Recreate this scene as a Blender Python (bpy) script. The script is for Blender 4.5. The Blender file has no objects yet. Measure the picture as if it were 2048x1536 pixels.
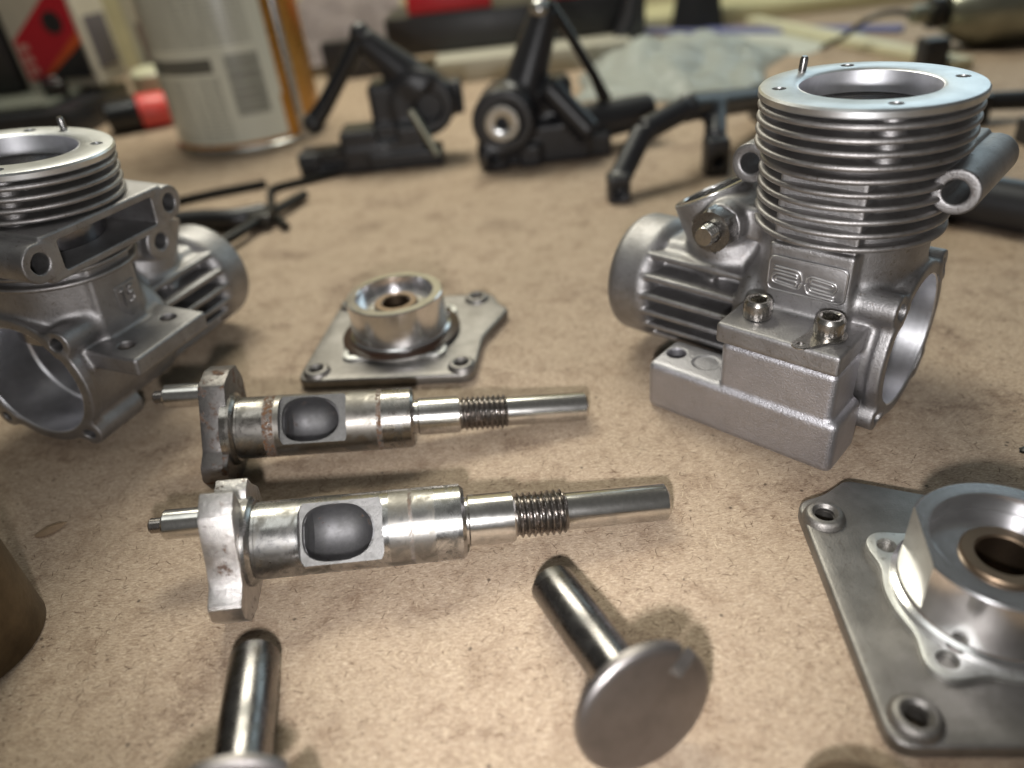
import bpy, bmesh, math, random
import numpy as np
from mathutils import Matrix, Vector, Euler

random.seed(7)
rng = np.random.default_rng(7)
MM = 0.001
PI = math.pi
R = math.radians
scene = bpy.context.scene
COL = scene.collection

# ------------------------------------------------------------------ camera
def camera_axes(pitch, roll):
    t, r = R(pitch), R(roll)
    fw = np.array([0, math.cos(t), -math.sin(t)])
    rt = np.array([1.0, 0, 0])
    dn = np.cross(fw, rt)
    return (math.cos(r) * rt + math.sin(r) * dn, -math.sin(r) * rt + math.cos(r) * dn, fw)

U_, V_, F_ = camera_axes(33.5, 6.5)
CAM = np.array([0, 0, 80.0])
cd = bpy.data.cameras.new('camera')
co = bpy.data.objects.new('camera', cd)
COL.objects.link(co)
co.matrix_world = Matrix(((U_[0], -V_[0], -F_[0], CAM[0] * MM), (U_[1], -V_[1], -F_[1], CAM[1] * MM),
                          (U_[2], -V_[2], -F_[2], CAM[2] * MM), (0, 0, 0, 1)))
cd.sensor_fit = 'HORIZONTAL'
cd.sensor_width = 36
cd.lens = 1440 / 2048 * 36
cd.clip_start = 0.002
cd.clip_end = 50
cd.dof.use_dof = True
cd.dof.focus_distance = 0.109
cd.dof.aperture_fstop = 11.0
cd.dof.aperture_blades = 0
scene.camera = co

# ------------------------------------------------------------------ world, lamps, exposure
w = bpy.data.worlds.new('World')
scene.world = w
w.use_nodes = True
bg = w.node_tree.nodes['Background']
bg.inputs['Color'].default_value = (0.92, 0.90, 0.84, 1)
bg.inputs['Strength'].default_value = 0.095

def lamp(name, kind, loc, power, color, size=None, size_y=None, target=None):
    d = bpy.data.lights.new(name, kind)
    d.energy = power
    d.color = color
    if kind in ('POINT', 'SPOT'):
        d.shadow_soft_size = size * MM
    else:
        d.shape = 'RECTANGLE'
        d.size = size * MM
        d.size_y = size_y * MM
    o = bpy.data.objects.new(name, d)
    COL.objects.link(o)
    o.location = Vector(loc) * MM
    if target is not None:
        o.rotation_euler = (Vector(target) - Vector(loc)).to_track_quat('-Z', 'Y').to_euler()
    return o

flash = CAM - 5.5 * U_ + 16 * V_
fl = lamp('phone_flash_lamp', 'SPOT', flash, 0.80, (1.0, 0.985, 0.985), 3.0, None, (14, 172, 0))
fl.data.spot_size = R(102)
fl.data.spot_blend = 1.0
lamp('bench_lamp', 'AREA', (-60, 430, 400), 2.0, (1.0, 0.97, 0.82), 260, 160, (-20, 300, 0))
lamp('overhead_fill_lamp', 'AREA', (-160, 150, 950), 1.0, (0.97, 1.0, 0.95), 620, 300, (-20, 120, 0))  # added fill, unseen: lifts shadows and gives the metal a broad reflection
lamp('workshop_strip_light', 'AREA', (300, 622, 250), 1.0, (0.68, 0.89, 1.0), 720, 300, (60, 100, 60))

vs = scene.view_settings
vs.view_transform = 'Standard'
vs.look = 'None'
vs.exposure = 0
vs.gamma = 1
vs.use_curve_mapping = False
scene.render.engine = 'CYCLES'
scene.cycles.use_denoising = True
scene.cycles.max_bounces = 8
scene.cycles.sample_clamp_indirect = 6
scene.cycles.caustics_reflective = False
scene.cycles.caustics_refractive = False

# ------------------------------------------------------------------ materials
def srgb(r, g, b):
    f = lambda c: ((c / 255 + 0.055) / 1.055) ** 2.4 if c > 10 else c / 255 / 12.92
    return (f(r), f(g), f(b), 1)

class Mat:
    def __init__(s, name):
        s.m = bpy.data.materials.new(name)
        s.m.use_nodes = True
        s.nt = s.m.node_tree
        s.b = s.nt.nodes['Principled BSDF']
        tc = s.nt.nodes.new('ShaderNodeTexCoord')
        mp = s.nt.nodes.new('ShaderNodeMapping')
        mp.inputs['Scale'].default_value = (1000, 1000, 1000)
        s.nt.links.new(tc.outputs['Object'], mp.inputs['Vector'])
        s.co = mp.outputs['Vector']          # millimetres
    def n(s, t, **kw):
        nd = s.nt.nodes.new('ShaderNode' + t)
        for k, v in kw.items():
            setattr(nd, k, v)
        return nd
    def link(s, a, b):
        s.nt.links.new(a, b)
    def mapped(s, scale=(1, 1, 1), rot=(0, 0, 0), loc=(0, 0, 0)):
        mp = s.n('Mapping')
        mp.inputs['Scale'].default_value = scale
        mp.inputs['Rotation'].default_value = rot
        mp.inputs['Location'].default_value = loc
        s.link(s.co, mp.inputs['Vector'])
        return mp.outputs['Vector']
    def noise(s, scale, detail=4, rough=0.55, vec=None, dist=0.0):
        nd = s.n('TexNoise')
        nd.inputs['Scale'].default_value = scale
        nd.inputs['Detail'].default_value = detail
        nd.inputs['Roughness'].default_value = rough
        nd.inputs['Distortion'].default_value = dist
        s.link(vec or s.co, nd.inputs['Vector'])
        return nd.outputs['Fac']
    def ramp(s, fac, stops, interp='LINEAR'):
        nd = s.n('ValToRGB')
        nd.color_ramp.interpolation = interp
        el = nd.color_ramp.elements
        while len(el) < len(stops):
            el.new(0.5)
        for e, (p, c) in zip(el, stops):
            e.position = p
            e.color = c if isinstance(c, tuple) else (c, c, c, 1)
        s.link(fac, nd.inputs['Fac'])
        return nd.outputs['Color']
    def mix(s, fac, a, b, mode='MIX'):
        nd = s.n('Mix', data_type='RGBA', blend_type=mode)
        for sock, v in ((nd.inputs[0], fac), (nd.inputs[6], a), (nd.inputs[7], b)):
            if isinstance(v, (int, float)):
                sock.default_value = v if sock == nd.inputs[0] else (v, v, v, 1)
            elif isinstance(v, tuple):
                sock.default_value = v
            else:
                s.link(v, sock)
        return nd.outputs[2]
    def math(s, op, a, b=0.0, clamp=False):
        nd = s.n('Math', operation=op, use_clamp=clamp)
        for sock, v in ((nd.inputs[0], a), (nd.inputs[1], b)):
            if isinstance(v, (int, float)):
                sock.default_value = v
            else:
                s.link(v, sock)
        return nd.outputs[0]
    def set(s, **kw):
        names = dict(color='Base Color', rough='Roughness', metal='Metallic', spec='Specular IOR Level',
                     trans='Transmission Weight', alpha='Alpha', coat='Coat Weight', aniso='Anisotropic')
        for k, v in kw.items():
            i = s.b.inputs[names[k]]
            if isinstance(v, (int, float, tuple)):
                i.default_value = v
            else:
                s.link(v, i)
        return s
    def bump(s, h, strength, dist_mm):
        nd = s.n('Bump')
        nd.inputs['Strength'].default_value = strength
        nd.inputs['Distance'].default_value = dist_mm * MM
        s.link(h, nd.inputs['Height'])
        prev = s.b.inputs['Normal'].links
        if prev:
            s.link(prev[0].from_socket, nd.inputs['Normal'])
        s.link(nd.outputs['Normal'], s.b.inputs['Normal'])
        return s

def cast_alloy(name, col, dark, rough=0.46, grain=1.0, dirt=0.4):
    m = Mat(name)
    n1 = m.noise(0.18, 5, 0.6)
    n2 = m.noise(1.3, 6, 0.65)
    f = m.ramp(n1, [(0.35, 0.0), (0.68, 1.0)])
    base = m.mix(f, dark, col)
    spots = m.ramp(n2, [(0.28, 1.0), (0.40, 0.0)])
    base = m.mix(m.math('MULTIPLY', spots, dirt), base, (0.12, 0.085, 0.06, 1))
    g = m.noise(3.3, 3, 0.65)
    gr = m.ramp(g, [(0.34, 0.0), (0.66, 1.0)])
    base = m.mix(m.math('MULTIPLY', gr, 0.30 * grain), base, tuple(c * 0.62 for c in col[:3]) + (1,))
    rr = m.math('ADD', m.math('MULTIPLY', n2, 0.22), rough - 0.1)
    m.set(color=base, metal=1.0, rough=rr)
    m.bump(g, 0.72 * grain, 0.14)
    m.bump(n1, 0.25 * grain, 0.5)
    return m.m

def machined(name, col, rough=0.24, ring=True, axis='Z', ringbump=0.06):
    m = Mat(name)
    n1 = m.noise(0.25, 5, 0.6)
    # turning marks: fine rings about the part's axis
    sep = m.n('SeparateXYZ')
    m.link(m.co, sep.inputs[0])
    a, b, h = {'Z': (0, 1, 2), 'X': (1, 2, 0)}[axis]
    rr = m.math('SQRT', m.math('ADD', m.math('MULTIPLY', sep.outputs[a], sep.outputs[a]),
                               m.math('MULTIPLY', sep.outputs[b], sep.outputs[b])))
    cmb = m.n('CombineXYZ')
    m.link(rr, cmb.inputs[0])
    m.link(sep.outputs[h], cmb.inputs[1])
    line = m.noise(5.5, 4, 0.7, cmb.outputs[0])
    scr = m.noise(1.6, 3, 0.6, m.mapped((0.5, 6, 6), (0.3, 0.9, 0.6)))
    base = m.mix(m.ramp(n1, [(0.4, 0.0), (0.75, 1.0)]), col, tuple(c * 0.78 for c in col[:3]) + (1,))
    m.set(color=base, metal=1.0, rough=m.math('ADD', m.math('MULTIPLY', line, 0.16), m.math('ADD', m.math('MULTIPLY', scr, 0.14), rough - 0.15)))
    if ring:
        m.bump(line, ringbump, 0.04)
    return m.m

def steel(name, col=(0.60, 0.58, 0.56, 1), rough=0.16, stain=0.5, rust=0.0, bands=(), axis=0, grind=0.0):
    """turned steel; bands = (start, end, amount, kind) along the local x axis in mm"""
    m = Mat(name)
    big = m.noise(0.33, 6, 0.68, dist=0.6)
    mid = m.noise(1.4, 6, 0.7)
    scr = m.noise(1.8, 4, 0.7, m.mapped((9, 0.8, 0.8)))
    fine = m.noise(9.0, 2, 0.6, m.mapped((0.35, 3, 3), (0.4, 0.2, 0.7)))
    base = m.mix(m.ramp(mid, [(0.35, 0.0), (0.7, 1.0)]), col, tuple(c * 0.82 for c in col[:3]) + (1,))
    st = m.ramp(big, [(0.46, 0.0), (0.62, 1.0)])
    sep = m.n('SeparateXYZ')
    m.link(m.co, sep.inputs[0])
    x = sep.outputs[0]
    rough_s = m.math('ADD', m.math('MULTIPLY', scr, 0.10), m.math('ADD', m.math('MULTIPLY', fine, 0.06), rough - 0.07))
    stf = m.math('MULTIPLY', st, stain)
    base = m.mix(stf, base, (0.15, 0.148, 0.14, 1))
    rough_s = m.math('ADD', rough_s, m.math('MULTIPLY', stf, 0.17))
    rustf = None
    for (a, b, amt, kind) in bands:
        mr = m.n('MapRange', interpolation_type='SMOOTHSTEP')
        jig = m.math('ADD', x, m.math('MULTIPLY', m.math('SUBTRACT', mid, 0.5), 0.5))
        d = m.math('ABSOLUTE', m.math('SUBTRACT', jig, (a + b) / 2))
        m.link(d, mr.inputs[0])
        mr.inputs[1].default_value = (b - a) / 2 + 0.12
        mr.inputs[2].default_value = (b - a) / 2 - 0.12
        f = mr.outputs[0]
        if kind == 'stain':
            f = m.math('MULTIPLY', f, m.math('MULTIPLY', m.ramp(big, [(0.3, 0.35), (0.6, 1.0)]), amt))
            base = m.mix(f, base, (0.20, 0.185, 0.165, 1))
            rough_s = m.math('ADD', rough_s, m.math('MULTIPLY', f, 0.20))
        elif kind == 'rust':
            f = m.math('MULTIPLY', f, m.math('MULTIPLY', m.ramp(mid, [(0.36, 0.0), (0.56, 1.0)]), amt))
            rustf = f if rustf is None else m.math('MAXIMUM', rustf, f)
    if rust:
        f = m.math('MULTIPLY', m.ramp(m.noise(0.42, 7, 0.72), [(0.60 - 0.12 * rust, 0.0), (0.67 - 0.1 * rust, 1.0)]), 0.9)
        rustf = f if rustf is None else m.math('MAXIMUM', rustf, f)
    metal = 1.0
    if rustf is not None:
        rc = m.ramp(mid, [(0.3, (0.03, 0.014, 0.008, 1)), (0.55, (0.10, 0.042, 0.014, 1)), (0.72, (0.21, 0.095, 0.028, 1))])
        base = m.mix(rustf, base, rc)
        rough_s = m.math('ADD', rough_s, m.math('MULTIPLY', rustf, 0.45))
        metal = m.math('SUBTRACT', 1.0, m.math('MULTIPLY', rustf, 0.85))
        m.bump(m.math('MULTIPLY', rustf, mid), 0.5, 0.12)
    m.set(color=base, metal=metal, rough=rough_s)
    if grind:
        gr = m.noise(2.4, 5, 0.7, m.mapped((1.6, 0.35, 3.2), (0.35, 0.1, 0)))
        m.bump(gr, grind, 0.16)
        m.bump(m.noise(0.8, 4, 0.6), grind * 0.5, 0.3)
    else:
        m.bump(scr, 0.06, 0.03)
    return m.m

def simple(name, col, rough=0.5, metal=0.0, var=0.25, bump=0.0, bscale=3.0, spec=0.5):
    m = Mat(name)
    n1 = m.noise(0.12, 5, 0.6)
    base = m.mix(m.ramp(n1, [(0.35, 0.0), (0.7, 1.0)]), col, tuple(c * (1 - var) for c in col[:3]) + (1,))
    m.set(color=base, rough=m.math('ADD', m.math('MULTIPLY', n1, 0.15), rough - 0.075), metal=metal, spec=spec)
    if bump:
        m.bump(m.noise(bscale, 4, 0.6), bump, 0.15)
    return m.m

CAST = cast_alloy('bead_blasted_cast_alloy', (0.39, 0.38, 0.383, 1), (0.27, 0.26, 0.258, 1), 0.50, 0.7, 0.75)
CAST_PALE = cast_alloy('pale_cast_alloy_fins', (0.42, 0.405, 0.40, 1), (0.26, 0.245, 0.238, 1), 0.50, 0.5, 0.8)
BRACKET = cast_alloy('sand_textured_bracket_alloy', (0.50, 0.49, 0.515, 1), (0.43, 0.42, 0.44, 1), 0.48, 1.0, 0.10)
PLATE_ALLOY = cast_alloy('oily_cast_plate_alloy', (0.30, 0.285, 0.27, 1), (0.20, 0.188, 0.175, 1), 0.50, 0.5, 0.5)
BADGE_ALLOY = cast_alloy('satin_badge_alloy', (0.36, 0.35, 0.355, 1), (0.30, 0.29, 0.29, 1), 0.5, 0.3, 0.1)
EMBLEM_ALLOY = cast_alloy('rubbed_emblem_alloy', (0.62, 0.61, 0.61, 1), (0.55, 0.54, 0.54, 1), 0.38, 0.1, 0.0)
MACH = machined('machined_alloy', (0.80, 0.79, 0.80, 1), 0.20)
MACH_X = machined('machined_alloy_bore', (0.84, 0.84, 0.87, 1), 0.36, True, 'X', 0.3)
MACH_DULL = machined('machined_alloy_face', (0.74, 0.75, 0.76, 1), 0.36)
BRONZE = machined('sintered_bronze', (0.20, 0.145, 0.10, 1), 0.44)
LINER_STEEL = machined('honed_liner_bore', (0.30, 0.295, 0.31, 1), 0.16, True, 'Z', 0.5)
LIP_ALLOY = machined('turned_bore_lip', (0.86, 0.86, 0.90, 1), 0.46, True, 'Z', 0.25)
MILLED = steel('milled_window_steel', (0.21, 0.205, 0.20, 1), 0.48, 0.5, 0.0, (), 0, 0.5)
BORE_SHADE_STEEL = steel('shade_darkened_bore_steel', (0.20, 0.196, 0.20, 1), 0.60, 0.4, 0.12)  # base colour darkened to paint the hollow's shade into the window bore
STEEL_NEAR = steel('bright_crankshaft_steel', (0.52, 0.512, 0.505, 1), 0.19, 0.95, 0.0, ((3.2, 10.6, 0.45, 'stain'), (23.2, 29.6, 0.75, 'stain'), (26.0, 26.5, 0.5, 'rust')))
STEEL_FAR = steel('tarnished_crankshaft_steel', (0.36, 0.335, 0.31, 1), 0.20, 1.0, 0.0, ((9.3, 11.0, 1.0, 'rust'), (3.5, 9.3, 0.5, 'stain'), (10.8, 28.3, 0.85, 'stain'), (28.3, 29.1, 0.9, 'rust')))
STEEL_TAIL = steel('polished_shaft_steel', (0.72, 0.70, 0.67, 1), 0.19, 0.22, 0.0)
THREAD = steel('dark_thread_steel', (0.34, 0.31, 0.29, 1), 0.24, 0.6, 0.05)
WEB_NEAR = steel('ground_web_steel', (0.66, 0.63, 0.61, 1), 0.32, 0.3, 0.22, (), 0, 0.6)
WEB_FAR = steel('rusty_web_steel', (0.20, 0.185, 0.178, 1), 0.42, 0.5, 0.55, (), 0, 0.35)
PIN_STEEL = steel('dark_blued_pin_steel', (0.22, 0.208, 0.202, 1), 0.23, 0.7, 0.0)
DISC_STEEL = machined('turned_disc_steel', (0.29, 0.268, 0.262, 1), 0.44, True, 'Z', 0.9)
SCREW = steel('nickel_cap_screw_steel', (0.52, 0.495, 0.46, 1), 0.24, 0.25, 0.0)
NUT = steel('dark_hex_nut_steel', (0.34, 0.33, 0.325, 1), 0.26, 0.25, 0.0)
BLACK = simple('black_moulded_plastic', (0.020, 0.020, 0.023, 1), 0.38, 0, 0.3, 0.25, 2.0)
BLACK_GLOSS = simple('black_gloss_plastic', (0.012, 0.012, 0.013, 1), 0.22)
BLACK_STEEL = simple('blackened_tool_steel', (0.035, 0.033, 0.030, 1), 0.35, 0.6)
LINER = simple('aged_brass_sleeve', (0.15, 0.11, 0.065, 1), 0.42, 0.7, 0.6, 0.5, 1.2)

# ------------------------------------------------------------------ mesh helpers (all shapes in millimetres)
def make_mesh(name, verts, faces, smooth=True, sharp=32):
    me = bpy.data.meshes.new(name)
    v = (np.asarray(verts, dtype=float) * MM)
    me.from_pydata(v.tolist(), [], faces if isinstance(faces, list) else faces.tolist())
    me.validate()
    finish(me, smooth, sharp)
    return me

def finish(me, smooth=True, sharp=32):
    me.polygons.foreach_set('use_smooth', [smooth] * len(me.polygons))
    if smooth and sharp:
        me.set_sharp_from_angle(angle=R(sharp))
    me.update()

def from_bm(name, bm, smooth=True, sharp=32):
    bmesh.ops.recalc_face_normals(bm, faces=bm.faces)
    bmesh.ops.scale(bm, vec=(MM, MM, MM), verts=bm.verts)
    me = bpy.data.meshes.new(name)
    bm.to_mesh(me)
    bm.free()
    finish(me, smooth, sharp)
    return me

def add(name, me, mat, parent=None, loc=None, rot=None):
    o = bpy.data.objects.new(name, me)
    COL.objects.link(o)
    if mat is not None and me is not None and not me.materials:
        me.materials.append(mat)
    o.parent = parent
    if loc is not None:
        o.location = Vector(loc) * MM
    if rot is not None:
        o.rotation_euler = rot
    return o

def thing(name, label, cat, loc=(0, 0, 0), rot=(0, 0, 0), group=None, matrix=None):
    o = bpy.data.objects.new(name, None)
    COL.objects.link(o)
    o.empty_display_size = 0.005
    if matrix is not None:
        o.matrix_world = matrix
    else:
        o.location = Vector(loc) * MM
        o.rotation_euler = rot
    tag(o, label, cat, group)
    return o

def tag(o, label, cat, group=None):
    o['label'] = label
    o['category'] = cat
    if group:
        o['group'] = group
    return o

def lathe_bm(prof, seg=96, closed=False, bm=None, axis='Z', origin=(0, 0, 0)):
    """prof: list of (radius, height); closed profile makes a ring solid; radius 0 ends make caps"""
    bm = bm or bmesh.new()
    rings = []
    for (r, h) in prof:
        if r < 1e-6:
            p = (0, 0, h)
            rings.append([p])
        else:
            rings.append([(r * math.cos(2 * PI * k / seg), r * math.sin(2 * PI * k / seg), h) for k in range(seg)])
    def conv(p):
        x, y, z = p
        if axis == 'X':
            x, y, z = z, x, y
        elif axis == 'Y':
            x, y, z = y, z, x
        return (x + origin[0], y + origin[1], z + origin[2])
    vr = [[bm.verts.new(conv(p)) for p in ring] for ring in rings]
    n = len(vr)
    for i in range(n if closed else n - 1):
        a, b = vr[i], vr[(i + 1) % n]
        if len(a) == 1 and len(b) == 1:
            continue
        for k in range(seg):
            k2 = (k + 1) % seg
            if len(a) == 1:
                bm.faces.new((a[0], b[k2], b[k]))
            elif len(b) == 1:
                bm.faces.new((a[k], a[k2], b[0]))
            else:
                bm.faces.new((a[k], a[k2], b[k2], b[k]))
    return bm

def arc(cx, cy, r, a0, a1, n=5):
    return [(cx + r * math.cos(R(a0 + (a1 - a0) * i / n)), cy + r * math.sin(R(a0 + (a1 - a0) * i / n))) for i in range(n + 1)]

def lathe(name, prof, seg=96, closed=False, axis='Z', origin=(0, 0, 0), sharp=32):
    return from_bm(name, lathe_bm(prof, seg, closed, None, axis, origin), True, sharp)

def box_bm(x0, x1, y0, y1, z0, z1, bev=0.3, seg=2, bm=None):
    bm = bm or bmesh.new()
    b2 = bmesh.new()
    bmesh.ops.create_cube(b2, size=1)
    for v in b2.verts:
        v.co = Vector(((x0 + x1) / 2 + v.co.x * (x1 - x0), (y0 + y1) / 2 + v.co.y * (y1 - y0), (z0 + z1) / 2 + v.co.z * (z1 - z0)))
    if bev:
        bmesh.ops.bevel(b2, geom=b2.edges[:], offset=bev, segments=seg, affect='EDGES', profile=0.5)
    return join_bm(bm, b2)

def join_bm(bm, b2, mat=None):
    if mat is not None:
        bmesh.ops.transform(b2, matrix=mat, verts=b2.verts)
    tmp = bpy.data.meshes.new('t')
    b2.to_mesh(tmp)
    b2.free()
    bm.from_mesh(tmp)
    bpy.data.meshes.remove(tmp)
    return bm

def prism_bm(poly, z0, z1, bev=0.3, seg=2, bev_bottom=True):
    """extrude a 2D outline (x, y) between z0 and z1"""
    bm = bmesh.new()
    lo = [bm.verts.new((x, y, z0)) for x, y in poly]
    hi = [bm.verts.new((x, y, z1)) for x, y in poly]
    n = len(poly)
    bm.faces.new(lo[::-1])
    bm.faces.new(hi)
    for i in range(n):
        bm.faces.new((lo[i], lo[(i + 1) % n], hi[(i + 1) % n], hi[i]))
    bmesh.ops.recalc_face_normals(bm, faces=bm.faces)
    if bev:
        es = [e for e in bm.edges if abs(e.verts[0].co.z - e.verts[1].co.z) < 1e-6 and (bev_bottom or e.verts[0].co.z > (z0 + z1) / 2)]
        bmesh.ops.bevel(bm, geom=es, offset=bev, segments=seg, affect='EDGES', profile=0.5)
    return bm

def round_poly(pts, rad, n=4):
    out = []
    m = len(pts)
    for i in range(m):
        p, a, b = Vector(pts[i][:2]), Vector(pts[i - 1][:2]), Vector(pts[(i + 1) % m][:2])
        r = pts[i][2] if len(pts[i]) > 2 else rad
        d1, d2 = (a - p), (b - p)
        l = min(r, d1.length * 0.45, d2.length * 0.45)
        s, e = p + d1.normalized() * l, p + d2.normalized() * l
        for k in range(n + 1):
            t = k / n
            q = s * (1 - t) ** 2 + p * 2 * t * (1 - t) + e * t * t
            out.append((q.x, q.y))
    return out

def tube_bm(pts, rad, seg=12, bm=None, cap=True):
    bm = bm or bmesh.new()
    P = [Vector(p) for p in pts]
    rads = rad if isinstance(rad, (list, tuple)) else [rad] * len(P)
    prev = None
    ref = None
    for i, p in enumerate(P):
        t = ((P[min(i + 1, len(P) - 1)] - p).normalized() + (p - P[max(i - 1, 0)]).normalized()).normalized()
        if ref is None:
            ref = Vector((0, 0, 1)) if abs(t.z) < 0.9 else Vector((1, 0, 0))
        s = t.cross(ref).normalized()
        u = s.cross(t)
        ref = u
        ring = [bm.verts.new(p + (s * math.cos(2 * PI * k / seg) + u * math.sin(2 * PI * k / seg)) * rads[i]) for k in range(seg)]
        if prev:
            for k in range(seg):
                bm.faces.new((prev[k], prev[(k + 1) % seg], ring[(k + 1) % seg], ring[k]))
        elif cap:
            bm.faces.new(ring[::-1])
        prev = ring
    if cap:
        bm.faces.new(prev)
    return bm

def smooth_path(pts, n=6):
    P = [Vector(p) for p in pts]
    out = []
    for i in range(len(P) - 1):
        p0, p1, p2, p3 = P[max(i - 1, 0)], P[i], P[i + 1], P[min(i + 2, len(P) - 1)]
        for k in range(n):
            t = k / n
            out.append(0.5 * ((2 * p1) + (p2 - p0) * t + (2 * p0 - 5 * p1 + 4 * p2 - p3) * t * t + (3 * p1 - p0 - 3 * p2 + p3) * t ** 3))
    out.append(P[-1])
    return out

def boolean(bm, cutters, name='cut', sharp=30, smooth=True):
    """subtract cutter bmeshes (mm) and give back a finished mesh in metres"""
    def tmp_obj(b, n):
        bmesh.ops.recalc_face_normals(b, faces=b.faces)
        me = bpy.data.meshes.new(n)
        b.to_mesh(me)
        b.free()
        o = bpy.data.objects.new(n, me)
        COL.objects.link(o)
        return o
    a = tmp_obj(bm, 'boolean_base')
    cs = [tmp_obj(c, 'boolean_cutter') for c in cutters]
    for c in cs:
        md = a.modifiers.new('b', 'BOOLEAN')
        md.operation = 'DIFFERENCE'
        md.object = c
        md.solver = 'EXACT'
    dg = bpy.context.evaluated_depsgraph_get()
    dg.update()
    me = bpy.data.meshes.new_from_object(a.evaluated_get(dg), depsgraph=dg)
    for o in [a] + cs:
        d = o.data
        bpy.data.objects.remove(o)
        bpy.data.meshes.remove(d)
    me.transform(Matrix.Scale(MM, 4))
    me.name = name
    finish(me, smooth, sharp)
    return me

# ------------------------------------------------------------------ signed-distance modelling for cast shapes
class Field:
    def __init__(s, lo, hi, step):
        s.lo, s.step = np.array(lo, float), step
        s.n = [int(round((b - a) / step)) + 1 for a, b in zip(lo, hi)]
        s.f = np.full(s.n, 9.0, np.float32)
    def grid(s, lo, hi):
        i0 = [max(0, int((a - l) / s.step) - 1) for a, l in zip(lo, s.lo)]
        i1 = [min(n, int((b - l) / s.step) + 3) for b, l, n in zip(hi, s.lo, s.n)]
        ax = [(l + s.step * np.arange(a, b)).astype(np.float32) for l, a, b in zip(s.lo, i0, i1)]
        return tuple(slice(a, b) for a, b in zip(i0, i1)), ax[0][:, None, None], ax[1][None, :, None], ax[2][None, None, :]
    def union(s, fn, lo, hi, k=0.0):
        pad = k + 1.2
        sl, X, Y, Z = s.grid([a - pad for a in lo], [b + pad for b in hi])
        a, b = s.f[sl], fn(X, Y, Z)
        m = np.minimum(a, b)
        if k > 0:
            h = np.maximum(k - np.abs(a - b), 0) / k
            m = m - h * h * k * 0.25
        s.f[sl] = m
    def cut(s, fn, lo, hi, k=0.0):
        pad = k + 1.2
        sl, X, Y, Z = s.grid([a - pad for a in lo], [b + pad for b in hi])
        a, b = s.f[sl], -fn(X, Y, Z)
        m = np.maximum(a, b)
        if k > 0:
            h = np.maximum(k - np.abs(a - b), 0) / k
            m = m + h * h * k * 0.25
        s.f[sl] = m
    def mesh(s):
        f = s.f
        inside = f < 0
        nx, ny, nz = s.n
        acc = np.zeros((nx - 1, ny - 1, nz - 1, 3), np.float32)
        cnt = np.zeros((nx - 1, ny - 1, nz - 1), np.float32)
        for ax in range(3):
            o1, o2 = [a for a in range(3) if a != ax]
            for d1 in (0, 1):
                for d2 in (0, 1):
                    sa = [slice(0, -1)] * 3
                    sb = [slice(0, -1)] * 3
                    sb[ax] = slice(1, None)
                    for d, o in ((d1, o1), (d2, o2)):
                        sa[o] = sb[o] = slice(d, None) if d else slice(0, -1)
                    a, b = f[tuple(sa)], f[tuple(sb)]
                    cr = (a < 0) != (b < 0)
                    t = np.where(cr, a / np.where(cr, a - b, 1), 0)
                    cnt += cr
                    acc[..., ax] += t * cr
                    acc[..., o1] += d1 * cr
                    acc[..., o2] += d2 * cr
        act = cnt > 0
        idx = np.full(act.shape, -1, np.int64)
        idx[act] = np.arange(act.sum())
        ijk = np.argwhere(act)
        V = s.lo + s.step * (ijk + acc[act] / cnt[act][:, None])
        F = []
        for ax in range(3):
            o1, o2 = (ax + 1) % 3, (ax + 2) % 3
            sa = [slice(1, -1)] * 3
            sb = [slice(1, -1)] * 3
            sa[ax] = slice(0, -1)
            sb[ax] = slice(1, None)
            a, b = inside[tuple(sa)], inside[tuple(sb)]
            q = np.argwhere(a != b)
            fl = a[a != b]
            off = np.ones(3, int)
            off[ax] = 0
            q = q + off
            def at(e1, e2):
                p = q.copy()
                p[:, o1] -= e1
                p[:, o2] -= e2
                return idx[p[:, 0], p[:, 1], p[:, 2]]
            quad = np.stack([at(1, 1), at(0, 1), at(0, 0), at(1, 0)], -1)
            quad[~fl] = quad[~fl][:, ::-1]
            F.append(quad)
        return V, np.concatenate(F)

def sd_box(c, h, r=0.0):
    def fn(X, Y, Z):
        qx, qy, qz = np.abs(X - c[0]) - h[0] + r, np.abs(Y - c[1]) - h[1] + r, np.abs(Z - c[2]) - h[2] + r
        return np.sqrt(np.maximum(qx, 0) ** 2 + np.maximum(qy, 0) ** 2 + np.maximum(qz, 0) ** 2) + np.minimum(np.maximum(qx, np.maximum(qy, qz)), 0) - r
    return fn, [c[i] - h[i] for i in range(3)], [c[i] + h[i] for i in range(3)]

def sd_cyl(a, b, rad, r=0.0, rad2=None):
    a, b = np.array(a, float), np.array(b, float)
    L = np.linalg.norm(b - a)
    d = (b - a) / L
    rad2 = rad if rad2 is None else rad2
    def fn(X, Y, Z):
        px, py, pz = X - a[0], Y - a[1], Z - a[2]
        t = px * d[0] + py * d[1] + pz * d[2]
        q = np.sqrt(np.maximum(px * px + py * py + pz * pz - t * t, 0))
        rr = rad + (rad2 - rad) * np.clip(t / L, 0, 1) if rad2 != rad else rad
        e1, e2 = q - rr + r, np.abs(t - L / 2) - L / 2 + r
        return np.sqrt(np.maximum(e1, 0) ** 2 + np.maximum(e2, 0) ** 2) + np.minimum(np.maximum(e1, e2), 0) - r
    m = max(rad, rad2)
    return fn, [min(a[i], b[i]) - m * math.sqrt(max(0, 1 - d[i] ** 2)) for i in range(3)], [max(a[i], b[i]) + m * math.sqrt(max(0, 1 - d[i] ** 2)) for i in range(3)]

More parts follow.
